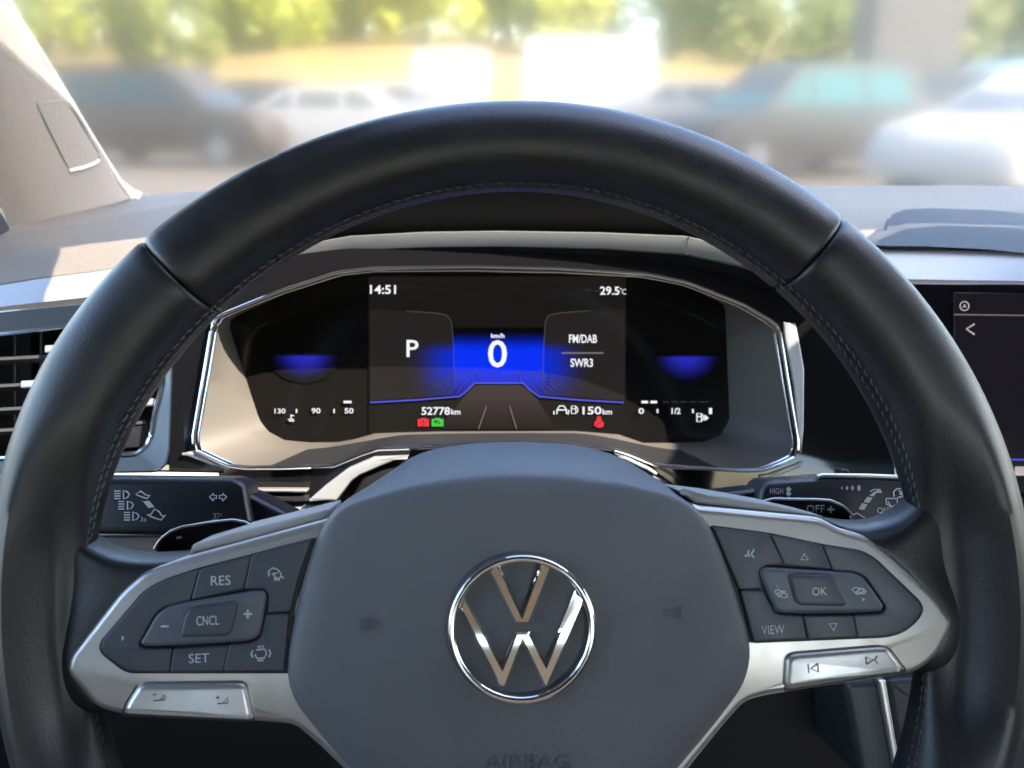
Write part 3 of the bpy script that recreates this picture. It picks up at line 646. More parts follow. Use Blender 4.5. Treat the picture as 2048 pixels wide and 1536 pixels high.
for s, bx in (('130', (549, 817, 571, 827)), ('90', (623, 816, 641, 827)), ('50', (689, 816, 707, 827))): text(K, s, bx, H3, tg, bold=.02)
ribbon(K, [[(593, 818), (593, 826)], [(668, 818), (668, 826)]], 3, H3, m=tg); ribbon(K, [[(687, 804), (703, 804)]], 5, H3, m=tg)
ribbon(K, [[(578, 842), (588, 842)], [(582, 829), (582, 838)], [(576, 838), (580, 840), (584, 838), (588, 840)], [(582, 831), (588, 831)]], 2.2, H3, m=tg)
elem('temperature_gauge', tg, g_white)
tg = MB()
for s, bx in (('0', (1277, 816, 1288, 828)), ('1/2', (1343, 816, 1361, 828)), ('1', (1418, 816, 1424, 828))): text(K, s, bx, H3, tg, bold=.02)
ribbon(K, [[(1315, 818), (1315, 826)], [(1386, 818), (1386, 826)]], 3, H3, m=tg); ribbon(K, [[(1283, 804), (1296, 804)], [(1301, 804), (1314, 804)]], 5, H3, m=tg)
def pump(u, v, s, m):
    ribbon(K, [[(u, v), (u + 9 * s, v), (u + 9 * s, v + 16 * s), (u, v + 16 * s)]], 2.4 * s, H3, closed=True, m=m)
    ribbon(K, [[(u, v + 6 * s), (u + 9 * s, v + 6 * s)]], 2 * s, H3, m=m); return ribbon(K, [[(u + 10 * s, v + 2 * s), (u + 13 * s, v + 5 * s), (u + 13 * s, v + 13 * s), (u + 10 * s, v + 13 * s)]], 2 * s, H3, m=m)
pump(1394, 827, 1.0, tg); pl = [(1409, 829), (1418, 836), (1409, 842)]; tg.add([K.px(u, v, H3) for u, v in pl], [(0, 1, 2)])
elem('fuel_gauge', tg, g_white)
elem('fuel_scale', ribbon(K, [[(1325, 804), (1338, 804)], [(1343, 804), (1356, 804)], [(1361, 804), (1374, 804)], [(1379, 804), (1392, 804)], [(1397, 804), (1418, 804)]], 3, H3), glow('lit_off', (.12, .1, .1), .2))
m = ribbon(K, [[(1114, 828), (1114, 820), (1119, 812), (1128, 812), (1133, 820), (1133, 828)], [(1114, 820), (1133, 820)], [(1108, 822), (1108, 829)], [(1138, 820), (1136, 829)]], 2.6, H3); pump(1143, 812, .95, m); elem('range_icon', m, g_white)
def lamp(name, mt, u0, u1, mk):
    o = elem(name, plate(K, [(u0, 838), (u0 + 6, 838), (u0 + 7, 836), (u1 - 7, 836), (u1 - 6, 838), (u1, 838), (u1, 853), (u0, 853)], H2, H3, .0001, .0003, hp=H3), mt)
    ribbon(K, mk, 2.6, H3 + .0003).done('symbol', gap_black, o, 0)
lamp('battery_warning_lamp', g_red, 835, 858, [[(846, 840), (847, 846)], [(846, 849), (848, 850)]])
lamp('stop_start_lamp', g_green, 863, 887, [[(869, 842), (875, 842), (880, 848)], [(869, 842), (873, 847)]])
m = plate(K, [(1194, 833), (1202, 833), (1203, 840), (1208, 846), (1207, 853), (1200, 856), (1194, 855), (1188, 851), (1189, 845), (1193, 840)], H2, H3, .0001, .0003, hp=H3); o = elem('seat_belt_lamp', m, g_red)
ribbon(K, [[(1192, 851), (1204, 843)]], 2, H3 + .0003).done('symbol', gap_black, o, 0)

# ------------------------------------------------------------------ touchscreen at the right
tsn = thing('touchscreen', 'black dashboard touchscreen with a back arrow right of the wheel', 'touchscreen', K.px(2000, 760))
plate(K, [(1800, 562), (2300, 572), (2300, 1000), (1815, 990)], -.04, -.006, .002, .004).done('bezel', mat('screen_bezel', (.004, .004, .006), .12), tsn)
ts = plate(K, [(1908, 585), (2290, 590), (2290, 960), (1912, 955)], -.01, -.0052, .0003, .001).done('display', glow('display_dark', (.012, .010, .016), .6), tsn)
ribbon(K, [[(1908, 629), (2290, 634)]], 2.5, -.005).done('header_line', g_dim, ts, 0)
m = ribbon(K, [[(1929 + 9 * math.cos(a), 612 + 9 * math.sin(a)) for a in np.linspace(0, 2 * math.pi, 17)[:-1]]], 2, -.005, closed=True); ribbon(K, [[(1926, 614), (1929, 609), (1932, 614)]], 2.5, -.005, closed=True, m=m); m.done('status_icon', g_pink, ts, 0)
ribbon(K, [[(1949, 648), (1933, 658), (1949, 669)]], 3.4, -.005).done('back_arrow', g_pink, ts, 0)
ribbon(K, [[(1912, 918), (2290, 922)]], 3, -.005).done('footer_line', g_line, ts, 0)
plate(K, [(2030, 933), (2300, 935), (2300, 951), (2030, 951)], -.0052, -.005, .0001, .0004).done('footer_button', g_pink, ts)

# ------------------------------------------------------------------ column stalks
SP = Frame(1039, 1010, .385, R(3.18), R(3))
sl_ = thing('light_stalk', 'black light and indicator stalk with headlamp symbols behind the left rim', 'stalk', SP.px(350, 1010))
blk = mat('stalk_plastic', (.013, .014, .018), .38, bump=(2000, .06, 'n'))
plate(SP, [(120, 955), (209, 955), (464, 957), (484, 965), (491, 976), (496, 1010), (506, 1060), (480, 1075), (120, 1068)], -.022, 0, .003, .003).done('lever', blk, sl_)
plate(SP, [(480, 984), (500, 988), (585, 1032), (640, 1060), (640, 1100), (480, 1066)], -.03, -.006, .003, .002).done('lever_arm', blk, sl_)
PH = .0004
def beam(u, v, m, s=1):
    ribbon(SP, [[(u + 18 * s, v), (u + 26 * s, v + 3 * s), (u + 30 * s, v + 8 * s), (u + 26 * s, v + 14 * s), (u + 18 * s, v + 17 * s)]], 2.6, PH, closed=True, m=m)
    for k in range(4): ribbon(SP, [[(u, v + 1 + k * 5 * s), (u + 12 * s, v + 1 + k * 5 * s)]], 2.4, PH, m=m)
m = MB(); beam(229, 981, m); beam(237, 1002, m); beam(248, 1024, m); text(SP, '3s', (281, 1034, 293, 1043), PH, m); m.done('headlamp_symbols', white_print, sl_, 0)
m = ribbon(SP, [[(272, 989), (281, 982), (292, 990), (300, 991), (294, 997), (284, 994)]], 2.6, PH, closed=True)
ribbon(SP, [[(283, 999), (297, 1016)]], 0, PH, m=m); m.add([SP.px(u, v, PH) for u, v in ((286, 1003), (298, 1001), (309, 1014), (297, 1016))], [(0, 1, 2, 3)])
ribbon(SP, [[(294, 1029), (302, 1029), (309, 1018), (318, 1023), (324, 1032), (331, 1030), (322, 1040), (304, 1034)]], 2.6, PH, closed=True, m=m); m.done('flash_arrow', white_print, sl_, 0)
def arrow(u, s): return [(u, 994), (u + 8 * s, 987), (u + 8 * s, 991), (u + 14 * s, 991), (u + 14 * s, 997), (u + 8 * s, 997), (u + 8 * s, 1002)]
ribbon(SP, [arrow(419, 1), arrow(453, -1)], 2.4, PH, closed=True).done('indicator_arrows', white_print, sl_, 0)
ribbon(SP, [[(426, 1028), (438, 1027), (434, 1039), (424, 1040)], [(431, 1028), (429, 1039)], [(443, 1027), (440, 1032)]], 2, PH).done('page_symbol', mat('grey_print', (.25, .27, .29), .5), sl_, 0)

sr = thing('wiper_stalk', 'black wiper stalk marked HIGH and OFF behind the right rim', 'stalk', SP.px(1680, 1000))
plate(SP, [(1524, 975), (1538, 961), (1634, 956), (1645, 953), (1812, 957), (1826, 964), (1836, 986), (1822, 1019), (1790, 1040), (1740, 1050), (1520, 1050), (1518, 999)], -.022, 0, .003, .003).done('lever', mat('wiper_stalk_plastic', (.03, .033, .038), .4, bump=(2000, .06, 'n')), sr)
m = MB(); m.tube([SP.px(u, v, -.001) for u, v in ((1634, 954), (1645, 951), (1740, 952), (1812, 955), (1824, 960))], .0011, 8); m.done('lever_top_edge', satin, sr)
plate(SP, [(1684, 952), (1686, 940), (1692, 937), (1699, 941), (1701, 952)], -.012, -.003, .001, .001).done('button', blk, sr)
plate(SP, [(1440, 985), (1524, 975), (1522, 1040), (1440, 1040)], -.03, -.008, .003, .002).done('lever_arm', blk, sr)
m = text(SP, 'HIGH', (1540, 976, 1566, 988), PH); text(SP, 'LOW', (1543, 993, 1566, 999), PH, m); text(SP, 'OFF', (1754, 1015, 1780, 1026), PH, m); m.done('lettering', white_print, sr, 0)
m = MB(); m.add([SP.px(u, v, PH) for u, v in ((1571, 979), (1577, 973), (1584, 979), (1580, 981), (1580, 985), (1584, 987), (1577, 994), (1571, 987), (1574, 985), (1574, 981))], [tuple(range(10))]); m.done('up_down_arrow', white_print, sr, 0)
m = MB()
for u, r_ in ((1684, 2.2), (1694, 3), (1705, 3.6), (1718, 4.4)): m.add([SP.px(u + r_ * math.cos(a) * .8, 976 + r_ * 1.4 * math.sin(a), PH) for a in np.linspace(0, 6.283, 9)[:-1]], [tuple(range(8))])
m.done('speed_dots', white_print, sr, 0)
m = MB()
for q in ([(1717, 1018), (1728, 1020), (1735, 1009), (1724, 1006)], [(1727, 1004), (1738, 1006), (1745, 996), (1735, 993)], [(1738, 991), (1748, 993), (1752, 986), (1763, 986), (1760, 978), (1748, 984)]): m.add([SP.px(u, v, PH) for u, v in q], [tuple(range(len(q)))])
ribbon(SP, [[(1740, 983), (1748, 979), (1760, 979), (1763, 986)], [(1706, 1030), (1714, 1026), (1722, 1031), (1730, 1036)]], 2.2, PH, m=m); m.done('pull_arrow', white_print, sr, 0)
ribbon(SP, [[(1772, 997), (1795, 997), (1794, 1009), (1784, 1013), (1773, 1009), (1772, 997)], [(1783, 1015), (1776, 1003)], [(1797, 981), (1807, 992)], [(1804, 980), (1802, 990)], [(1808, 984), (1799, 989)], [(1788, 993), (1787, 984), (1793, 978), (1803, 977), (1809, 984), (1806, 993), (1796, 995)]], 2.4, PH).done('rear_wiper_symbol', white_print, sr, 0)
ribbon(SP, [[(1743, 1038), (1750, 1033), (1757, 1030)], [(1757, 1039), (1764, 1030), (1770, 1040)], [(1760, 1028), (1766, 1025)]], 2.2, PH).done('washer_symbol', white_print, sr, 0)

# ================================================================== steering wheel
wh = thing('steering_wheel', 'black leather multifunction steering wheel with silver spokes and round chrome emblem', 'steering wheel', W.o)
OUT = [(284, 500), (171, 606), (102, 719), (44, 828), (2, 934), (-14, 1040), (700, 246), (513, 324), (376, 405), (870, 218), (1037, 211), (1200, 223), (1348, 257), (1450, 281), (1553, 335), (1656, 413), (1768, 519), (1861, 647), (1935, 749), (1990, 845), (2031, 944), (2046, 1040), (2052, 1240), (2046, 1400), (-12, 1240), (8, 1400)]
INN = [(437, 599), (348, 739), (284, 804), (253, 842), (226, 900), (205, 955), (183, 1006), (190, 1440), (214, 1536), (1838, 1434), (1825, 1530), (674, 452), (742, 424), (845, 393), (961, 377), (1040, 376), (1100, 379), (1200, 394), (1348, 432), (1450, 483), (1519, 523), (1575, 580), (1640, 655), (1710, 749), (1758, 806), (1788, 862), (1820, 947), (1838, 985)]
def fourier(pts, extra):
    th, rr = [], []
    for u, v in pts: x, y = W.loc(u, v); th.append(math.atan2(y, x)); rr.append(math.hypot(x, y))
    for a, r_ in extra: th.append(R(a)); rr.append(r_)
    th, rr = np.array(th), np.array(rr); K_ = 5
    B = np.stack([np.ones_like(th)] + [f(k * th) for k in range(1, K_ + 1) for f in (np.cos, np.sin)], 1)
    reg_ = np.diag([0] + [.02 * k * k for k in range(1, K_ + 1) for _ in (0, 1)])
    co = np.linalg.solve(B.T @ B + reg_, B.T @ rr)
    return lambda a: float(co[0] + sum(co[2 * k - 1] * math.cos(k * a) + co[2 * k] * math.sin(k * a) for k in range(1, K_ + 1)))
ro = fourier(OUT, [(a, .185) for a in (-60, -75, -90, -105, -120)]); ri = fourier(INN, [(a, .156) for a in (-60, -75, -90, -105, -120)])
sm = lambda t: (lambda x: x * x * (3 - 2 * x))(max(0, min(1, t)))
def rim_pt(a, phi, grow=0):
    rm, hw = (ro(a) + ri(a)) / 2, (ro(a) - ri(a)) / 2 + grow; hb = .0185 + grow
    cp, sp = math.cos(phi), math.sin(phi); e = .86; dg_ = math.degrees(a) % 360
    wz = max(sm((27 - abs(dg_ - 180.5)) / 19), sm((27 - abs((dg_ + 178.5) % 360 - 180)) / 19))
    x = math.copysign(abs(cp) ** e, cp) * hw; z = math.copysign(abs(sp) ** e, sp) * hb
    if sp > 0 and cp < .15: z *= 1 - wz * .66 * sm((.35 - cp) / .85)
    return W.w(math.cos(a) * (rm + x), math.sin(a) * (rm + x), z - .004)
SEAM = [R(50.9), R(134.4), R(262)]
rim = None
for i, (a0, a1) in enumerate(((SEAM[0], SEAM[1]), (SEAM[1], SEAM[2]), (SEAM[2] - 2 * math.pi, SEAM[0]))):
    n = int(abs(a1 - a0) / R(1.2)); e = .0022 / .17
    ang = [a0 + .0004] + [a0 + e * f for f in (.25, .55, 1)] + [a0 + e + (a1 - a0 - 2 * e) * k / n for k in range(1, n)] + [a1 - e * f for f in (1, .55, .25)] + [a1 - .0004]
    gr = [-.0013, -.0007, -.0003, 0] + [0] * (n - 1) + [0, -.0003, -.0007, -.0013]
    rings = [[rim_pt(a, 2 * math.pi * k / 48, g_) for k in range(48)] for a, g_ in zip(ang, gr)]
    m = MB(); m.loft(rings, cap=True); m.done('leather_grip', leather, wh, smooth=45)
m = MB(); rng = random.Random(3)
for row, ph0 in ((0, R(163)), (1, R(174))):
    a = R(-60)
    while a < R(240):
        da = .0034 / .16; p0 = rim_pt(a, ph0 + R(1.2), .00005); p1 = rim_pt(a + da * .8, ph0 - R(1.8), .0001); q0 = p0.lerp(p1, .5) + (rim_pt(a, ph0, .002) - rim_pt(a, ph0, 0)) * .08
        m.tube([p0, q0, p1], [.00018, .00036, .00018], 5); a += da * rng.uniform(1.1, 1.2)
m.done('stitching', thread, wh, smooth=60)

# airbag cover
HO = [(640, 1060), (660, 1020), (720, 985), (780, 945), (830, 912), (880, 899), (960, 889), (1050, 887), (1150, 892), (1220, 905), (1260, 925), (1300, 950), (1350, 980), (1390, 1010), (1420, 1050), (1440, 1095), (1470, 1180), (1495, 1260), (1503, 1310), (1488, 1370), (1430, 1447), (1355, 1536), (1260, 1650), (1040, 1690), (820, 1650), (700, 1536), (650, 1480), (586, 1400), (572, 1340), (578, 1290), (600, 1180), (628, 1085)]
HC = [(650, 1066), (665, 1030), (706, 1006), (811, 976), (900, 961), (982, 953), (1050, 951), (1118, 954), (1255, 969), (1330, 986), (1374, 1004), (1402, 1032), (1420, 1070), (1434, 1110), (1460, 1184), (1484, 1262), (1490, 1310), (1475, 1364), (1418, 1438), (1342, 1530), (1250, 1630), (1040, 1665), (830, 1630), (714, 1530), (662, 1474), (600, 1396), (587, 1340), (593, 1290), (615, 1184), (640, 1092)]
HN = 200; ho, hc = star(HO, 1040, 1270, HN), star(HC, 1040, 1270, HN)
H_OUT = lambda v: .0048 - .041 * sm((1075 - v) / 145)
cen = lambda l, k: [(1040 + (u - 1040) * k, 1270 + (v - 1270) * k) for u, v in l]
ho = smooth_loop(ho, 4); hc = smooth_loop(hc, 4)
lerp2 = lambda A, B, t: [(a[0] + (b_[0] - a[0]) * t, a[1] + (b_[1] - a[1]) * t) for a, b_ in zip(A, B)]
rings = [[W.px(u, v, H_OUT(v)) - W.n * .02 for u, v in ho], [W.px(u, v, H_OUT(v)) for u, v in ho]]
for t_, k_ in ((.06, .20), (.2, .40), (.4, .62), (.6, .79), (.78, .905), (.9, .965)):
    L_ = lerp2(ho, hc, t_); rings.append([W.px(u, v, H_OUT(o_[1]) + (.009 - H_OUT(o_[1])) * k_) for (u, v), o_ in zip(L_, ho)])
for k_ in (1, .985, .97, .94, .9, .85, .8, .65, .5, .35, .2, .08, .02):
    rings.append([W.px(u, v, .009 + .0018 * min(1, (1 - k_) / .10) ** .6 + .0035 * (1 - k_ ** 2)) for u, v in cen(hc, k_)])
m = MB(); m.loft(rings); m.f.append(tuple(len(m.v) - HN + i for i in range(HN))); hub = m.done('airbag_cover', airbag_plastic, wh, smooth=60)
from mathutils.bvhtree import BVHTree
hub_t = BVHTree.FromPolygons([WL[hub.name] + x.co for x in hub.data.vertices], [tuple(p.vertices) for p in hub.data.polygons])
def hub_h(u, v): return (hub_t.ray_cast(CAM, (P(u, v, 1) - CAM).normalized())[0] - W.o).dot(W.n)
text(W, 'AIRBAG', (972, 1509, 1142, 1540), max(hub_h(u, v) for u in (972, 1057, 1142) for v in (1509, 1535)) + .0004, rot=R(-1)).done('airbag_lettering', blind_print, hub, 0)
for s, uc, vc in ((1, 742, 1248), (-1, 1344, 1226)):
    f = lambda du, dv: (uc + s * du, vc + dv)
    ribbon(W, [[f(-19, -17), f(-19, 19)], [f(-12, -11), f(-12, 12)], [f(-12, -11), f(2, -4), f(19, -4)], [f(-13, 12), f(2, 5), f(19, 5)]], 2.0, max(hub_h(uc + du, vc) for du in (-20, 0, 20)) + .00045, th=.0001).done('horn_mark', mat('horn_print', (.075, .081, .092), .5), hub, 0)

# emblem: ring with the two letters
EU, EV = 1044, 1257; EH = .0150
c0 = Vector(W.loc(EU, EV, EH)); er = 149 * W.scale(EU, EV, EH)
m = MB(); sec = [(-1.0, -.0015), (-1.0, .0012), (-.93, .0026), (-.5, .0034), (.0, .0036), (.5, .0034), (.93, .0026), (1.0, .0012), (1.0, -.0015)]
rw = .0015
m.loft([[W.w(c0.x + math.cos(a) * (er - rw + x * rw), c0.y + math.sin(a) * (er - rw + x * rw), EH - .0015 + z) for x, z in sec] for a in np.linspace(0, 2 * math.pi, 121)[:-1]], closed_u=True)
emb = m.done('emblem_ring', chrome, wh, smooth=50)
e2 = lambda x, y: (674 + x / 2.926, 1011 + y / 2.926)
VP = [(876, 366), (940, 330), (1080, 622), (1192, 318), (1262, 348), (1128, 692), (1042, 692)]
WP = [(716, 598), (738, 500), (966, 930), (1043, 738), (1128, 738), (1222, 915), (1392, 492), (1450, 540), (1440, 585), (1236, 1056), (1206, 1056), (1086, 806), (986, 1068), (948, 1058)]
for nm, pp in (('emblem_letter', VP), ('emblem_letter', WP)):
    p = [W.loc(*e2(*q), EH) for q in pp]
    if area(p) < 0: p = p[::-1]
    m = MB(); n = len(p); p2 = inset(p, .0009)
    rings = [[W.w(x, y, EH - .003) for x, y in p], [W.w(x, y, EH + .0002) for x, y in p], [W.w(x, y, EH + .0013) for x, y in p2]]
    m.loft(rings); m.f += [tuple(2 * n + i for i in t_) for t_ in tessellate_polygon([[Vector((x, y, 0)) for x, y in p2]])]
    m.done(nm, chrome, emb, smooth=0)

# spokes
def spoke(pad, cover, frame, field, keys, cluster, okb, labels, ring_labels, rocker, rock_marks, fx):
    hh = [[-.003, -.001, .0, -.001, -.002, -.002], [-.003, .0015, .0030, .0034, .0034, .0030]] + [[-.004, -.0015, .0012, .0026, .0032, .0032]] * 4 + [[-.006, -.004, -.002, -.002, -.002, -.002]]
    rows_ = [[W.px(u, v, h_) for (u, v), h_ in zip(r_, q_)] for r_, q_ in zip(pad, hh)]
    rows_ = [[p - W.n * .014 for p in rows_[0]]] + rows_ + [[p - W.n * .014 for p in rows_[-1]]]
    rows_ = [r_ + [r_[-1] - W.n * .006] for r_ in rows_]
    pm = MB(); pm.loft(rows_, closed_v=False); po = pm.done('spoke_padding', leather, wh, smooth=180)
    sb = po.modifiers.new('smooth', 'SUBSURF'); sb.levels = sb.render_levels = 3
    plate(W, cover, -.03, -.001, .0015, .001).done('spoke_back_cover', mat('spoke_cover', (.42, .40, .385), .5), wh)  # light on the spoke's upper side put into a pale base
    fr = plate(W, frame, -.014, .0042, .0026, .003).done('spoke_trim', satin, wh, smooth=60)
    fb = plate(W, field, -.002, .0046, .0004, .003).done('button_panel', gap_black, wh)
    for nm, px in keys:
        plate(W, [fx(*q) for q in px], .004, .0066, .0007, .0009, grow=.0005).done('button', button_black, fb, smooth=60)
    o = plate(W, [fx(*q) for q in cluster], .004, .0076, .0013, .004).done('rocker_button', button_light, fb, smooth=60)
    plate(W, [(lambda c_: (c_[0], c_[1]))(fx(*q)) for q in okb], .0072, .0092, .0011, .002).done('centre_button', button_black, fb, smooth=60)
    for nm, s, bx, hh in labels:
        a, b_ = fx(bx[0], bx[1]), fx(bx[2], bx[3]); text(W, s, (a[0], a[1], b_[0], b_[1]), hh, rot=R(1.5)).done(nm, white_print, fb, 0)
    for nm, lines, hh, wd, cl in ring_labels:
        ribbon(W, [[fx(*q) for q in ln] for ln in lines], wd, hh, closed=cl).done(nm, white_print, fb, 0)
    rk = plate(W, rocker, .001, .0066, .0022, .003).done('media_rocker', satin, wh, smooth=60)
    ribbon(W, [[q for q in rocker] + [rocker[0]]], 3.0, .0043).done('rocker_gap', gap_black, rk, 0)
    ribbon(W, [[fx(*q) for q in ln] for ln in rock_marks], 1.8, .0068).done('media_marks', dark_print, rk, 0)

spoke(pad=[[(96, 1030), (150, 1072), (196, 1102), (245, 1117), (310, 1117), (392, 1110)], [(92, 1080), (150, 1108), (200, 1128), (250, 1138), (300, 1138), (362, 1122)],
           [(90, 1150), (130, 1160), (170, 1170), (205, 1178), (235, 1182), (264, 1172)], [(90, 1250), (110, 1252), (135, 1255), (155, 1258), (175, 1263), (194, 1266)],
           [(92, 1336), (100, 1336), (110, 1336), (122, 1337), (134, 1338), (148, 1340)], [(96, 1400), (115, 1402), (135, 1404), (155, 1404), (172, 1404), (190, 1402)],
           [(100, 1470), (125, 1465), (150, 1455), (175, 1445), (200, 1437), (234, 1432)]],
      cover=[(383, 1090), (376, 1113), (520, 1080), (655, 1042), (660, 1016), (560, 1042), (470, 1064)],
      frame=[a2(*q) for q in [(1960, 60), (1900, 85), (1100, 300), (830, 390), (700, 500), (400, 880), (380, 950), (400, 1010), (560, 1190), (700, 1232), (1480, 1270), (1720, 1290), (1850, 1400)]] + [(690, 1545), (800, 1660), (900, 1660), (900, 1200)],
      field=[a2(*q) for q in [(1840, 190), (1160, 365), (950, 435), (840, 495), (588, 790), (574, 830), (592, 872), (735, 985), (1690, 985), (1700, 960), (1725, 600), (1800, 350), (1860, 190)]],
      keys=[('k', [(1150, 387), (960, 446), (852, 510), (606, 792), (596, 830), (614, 865), (745, 962), (980, 970), (998, 842), (850, 848), (806, 832), (800, 805), (826, 765), (892, 645), (945, 592), (1105, 550)]),
            ('k', [(1172, 382), (1456, 306), (1418, 482), (1128, 545)]), ('k', [(1478, 300), (1808, 212), (1738, 420), (1690, 616), (1570, 624), (1578, 520), (1545, 482), (1440, 482)]),
            ('k', [(1022, 846), (1328, 826), (1296, 966), (1002, 970)]), ('k', [(1346, 822), (1455, 815), (1530, 785), (1556, 645), (1682, 640), (1652, 962), (1314, 966)])],
      cluster=[(838, 770), (908, 642), (980, 592), (1120, 562), (1500, 500), (1545, 505), (1558, 535), (1524, 740), (1500, 778), (1440, 798), (870, 830), (825, 822), (818, 800)],
      okb=[(1100, 612), (1130, 598), (1372, 562), (1390, 578), (1352, 742), (1322, 768), (1070, 776), (1050, 760), (1076, 650)],
      labels=[('button_lettering', 'RES', (1235, 410, 1350, 466), .0069), ('button_lettering', 'CNCL', (1150, 645, 1282, 700), .0095), ('button_lettering', 'SET', (1105, 866, 1225, 920), .0069)],
      ring_labels=[('plus_mark', [[(1425, 635), (1475, 635)], [(1450, 610), (1450, 660)]], .0079, 3.4, False), ('minus_mark', [[(943, 708), (987, 706)]], .0079, 3.4, False),
                   ('info_mark', [[(718, 765), (716, 788)]], .0069, 2.2, False),
                   ('distance_symbol', [[(1575, 415), (1572, 385), (1592, 366), (1622, 372), (1645, 400), (1640, 425)], [(1590, 400), (1625, 395)], [(1605, 425), (1612, 440)], [(1628, 420), (1636, 438)], [(1648, 412), (1660, 428)], [(1600, 405), (1630, 440)]], .0069, 2.4, False),
                   ('heating_symbol', [[(1500, 845), (1550, 840), (1560, 868), (1548, 892), (1504, 895), (1492, 870)], [(1478, 848), (1470, 870), (1480, 890)], [(1574, 842), (1584, 864), (1574, 888)], [(1508, 908), (1542, 906)], [(1512, 832), (1512, 822)], [(1526, 830), (1526, 820)], [(1540, 830), (1540, 820)]], .0069, 2.6, False)],
      rocker=[a2(*q) for q in [(716, 1212), (740, 1150), (800, 1058), (832, 1044), (1402, 1036), (1436, 1054), (1450, 1090), (1484, 1250), (1470, 1262), (722, 1226)]],
      rock_marks=[[(895, 1108), (915, 1106)], [(900, 1142), (935, 1140), (960, 1108), (962, 1138), (935, 1140)], [(1264, 1125), (1284, 1123)], [(1274, 1115), (1274, 1134)], [(1272, 1160), (1305, 1158), (1332, 1124), (1334, 1156), (1305, 1158)]], fx=a2)
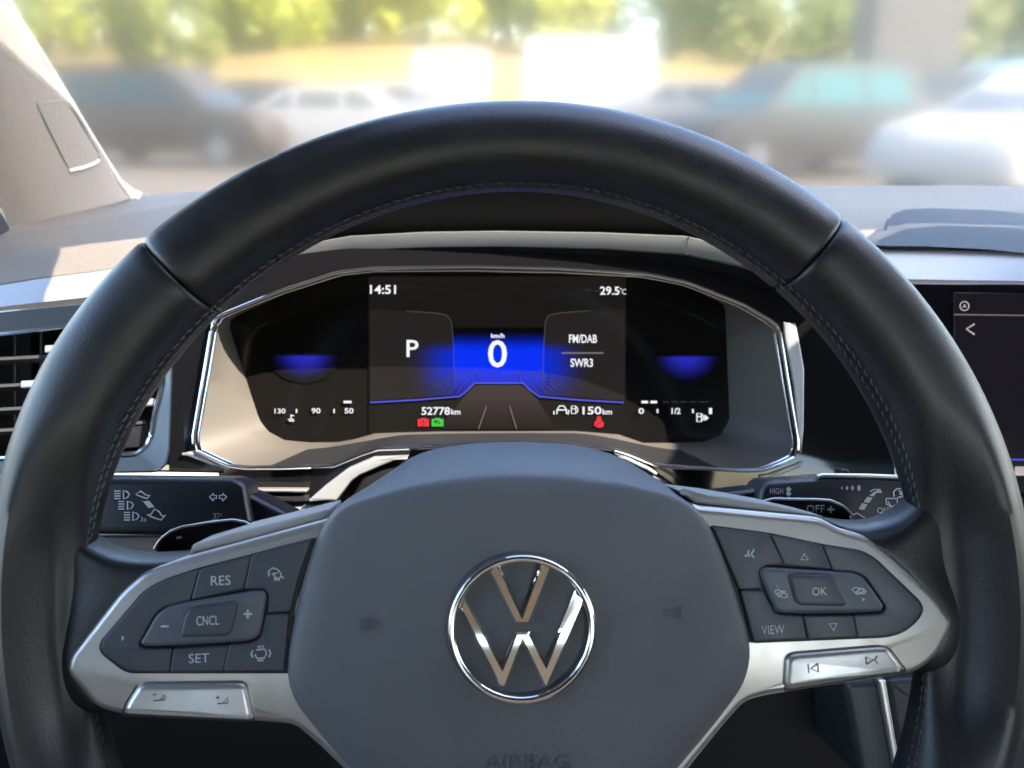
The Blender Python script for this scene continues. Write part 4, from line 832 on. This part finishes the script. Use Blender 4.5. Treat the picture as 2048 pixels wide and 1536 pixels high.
spoke(pad=[[(1915, 925), (1872, 968), (1842, 1008), (1802, 1040), (1735, 1054), (1650, 1038)], [(1945, 1010), (1890, 1040), (1845, 1065), (1800, 1085), (1762, 1088), (1696, 1066)],
           [(1950, 1090), (1910, 1100), (1875, 1115), (1845, 1127), (1815, 1128), (1784, 1114)], [(1955, 1180), (1935, 1185), (1915, 1190), (1896, 1196), (1880, 1202), (1860, 1202)],
           [(1955, 1245), (1945, 1245), (1935, 1245), (1924, 1245), (1911, 1245), (1894, 1245)], [(1952, 1310), (1935, 1312), (1918, 1314), (1902, 1316), (1886, 1316), (1868, 1311)],
           [(1945, 1400), (1920, 1395), (1895, 1385), (1875, 1372), (1855, 1360), (1822, 1343)]],
      cover=[(1356, 980), (1450, 992), (1560, 1012), (1640, 1030), (1650, 1040), (1560, 1030), (1393, 1008)],
      frame=[b2(*q) for q in [(120, -10), (150, 5), (870, 75), (960, 130), (1130, 180), (1250, 270), (1540, 530), (1640, 670), (1632, 730), (1560, 870), (1480, 950), (1400, 990), (640, 1105), (520, 1125), (420, 1155), (300, 1290)]] + [(1379, 1540), (1300, 1660), (1200, 1660), (1200, 1200)],
      field=[b2(*q) for q in [(195, 112), (560, 160), (870, 225), (1100, 262), (1180, 305), (1446, 560), (1466, 610), (1436, 672), (1352, 745), (1250, 776), (470, 808), (425, 800), (340, 480)]],
      keys=[('k', [(240, 138), (556, 176), (632, 340), (535, 345), (492, 382), (512, 484), (388, 484)]), ('k', [(580, 182), (862, 238), (912, 368), (652, 343)]),
            ('k', [(884, 246), (1096, 278), (1166, 318), (1428, 572), (1446, 610), (1416, 665), (1340, 734), (1240, 762), (1082, 768), (1060, 648), (1225, 642), (1250, 598), (1165, 470), (1126, 415), (1070, 386), (936, 374)]),
            ('k', [(396, 504), (518, 504), (588, 636), (640, 648), (748, 652), (772, 776), (472, 792)]), ('k', [(768, 654), (1042, 650), (1066, 766), (794, 778)])],
      cluster=[(506, 388), (530, 362), (900, 384), (1062, 398), (1116, 426), (1158, 480), (1234, 592), (1214, 624), (640, 634), (594, 610), (514, 430)],
      okb=[(680, 410), (705, 403), (900, 405), (952, 428), (1018, 572), (1000, 594), (742, 588), (715, 568), (676, 430)],
      labels=[('button_lettering', 'VIEW', (512, 700, 645, 752), .0069), ('button_lettering', 'OK', (808, 478, 895, 526), .0095)],
      ring_labels=[('up_arrow', [[(742, 316), (762, 282), (786, 318)]], .0069, 2.4, True), ('down_arrow', [[(908, 692), (954, 690), (934, 730)]], .0069, 2.4, True),
                   ('voice_symbol', [[(415, 290), (428, 298)], [(438, 262), (432, 290), (445, 296)], [(470, 255), (452, 285), (470, 306)]], .0069, 3, False),
                   ('card_symbol', [[(590, 500), (610, 492), (660, 520), (664, 534), (640, 540), (596, 516)]], .0079, 2.4, True), ('card_symbol', [[(602, 515), (640, 500), (655, 505)], [(608, 535), (640, 510)], [(600, 470), (606, 478)]], .0079, 2.4, False),
                   ('card_symbol', [[(1040, 490), (1060, 480), (1110, 490), (1124, 505), (1110, 516), (1062, 512)]], .0079, 2.4, True), ('card_symbol', [[(1060, 512), (1095, 485)], [(1070, 520), (1118, 498)], [(1100, 545), (1116, 552), (1104, 556)]], .0079, 2.4, False)],
      rocker=[b2(*q) for q in [(650, 1085), (660, 910), (680, 880), (715, 866), (1200, 826), (1245, 828), (1270, 848), (1352, 955), (1352, 975)]],
      rock_marks=[[(785, 928), (790, 980)], [(842, 926), (800, 956), (846, 974)], [(842, 926), (846, 974)], [(1122, 888), (1128, 930)], [(1122, 888), (1168, 902), (1128, 930)], [(1190, 880), (1176, 902), (1194, 926)]], fx=b2)
# paddles behind the spokes
for px, mk, s in (([(309, 1098), (316, 1086), (325, 1075), (341, 1063), (364, 1054), (425, 1044), (464, 1040), (489, 1044), (506, 1053), (520, 1130), (320, 1140)], [[(353, 1076), (363, 1074)]], 'minus_mark'),
                  ([(1520, 1005), (1546, 998), (1630, 999), (1661, 1001), (1686, 1012), (1704, 1030), (1710, 1080), (1510, 1080)], [[(1655, 1019), (1669, 1019)], [(1662, 1012), (1662, 1026)]], 'plus_mark')):
    pd = plate(W, px, -.030, -.024, .0012, .002, hp=-.024).done('shift_paddle', mat('paddle_black', (.008, .008, .009), .2), wh)
    m = MB(); m.tube([W.px(u, v, -.0245) for u, v in px[:-2]], .0005, 6); m.done('paddle_edge', satin, pd)
    ribbon(W, mk, 3.6, -.0237).done(s, white_print, pd, 0)
    if s == 'plus_mark': text(W, 'OFF', (1613, 1010, 1649, 1025), -.0237).done('paddle_lettering', white_print, pd, 0)
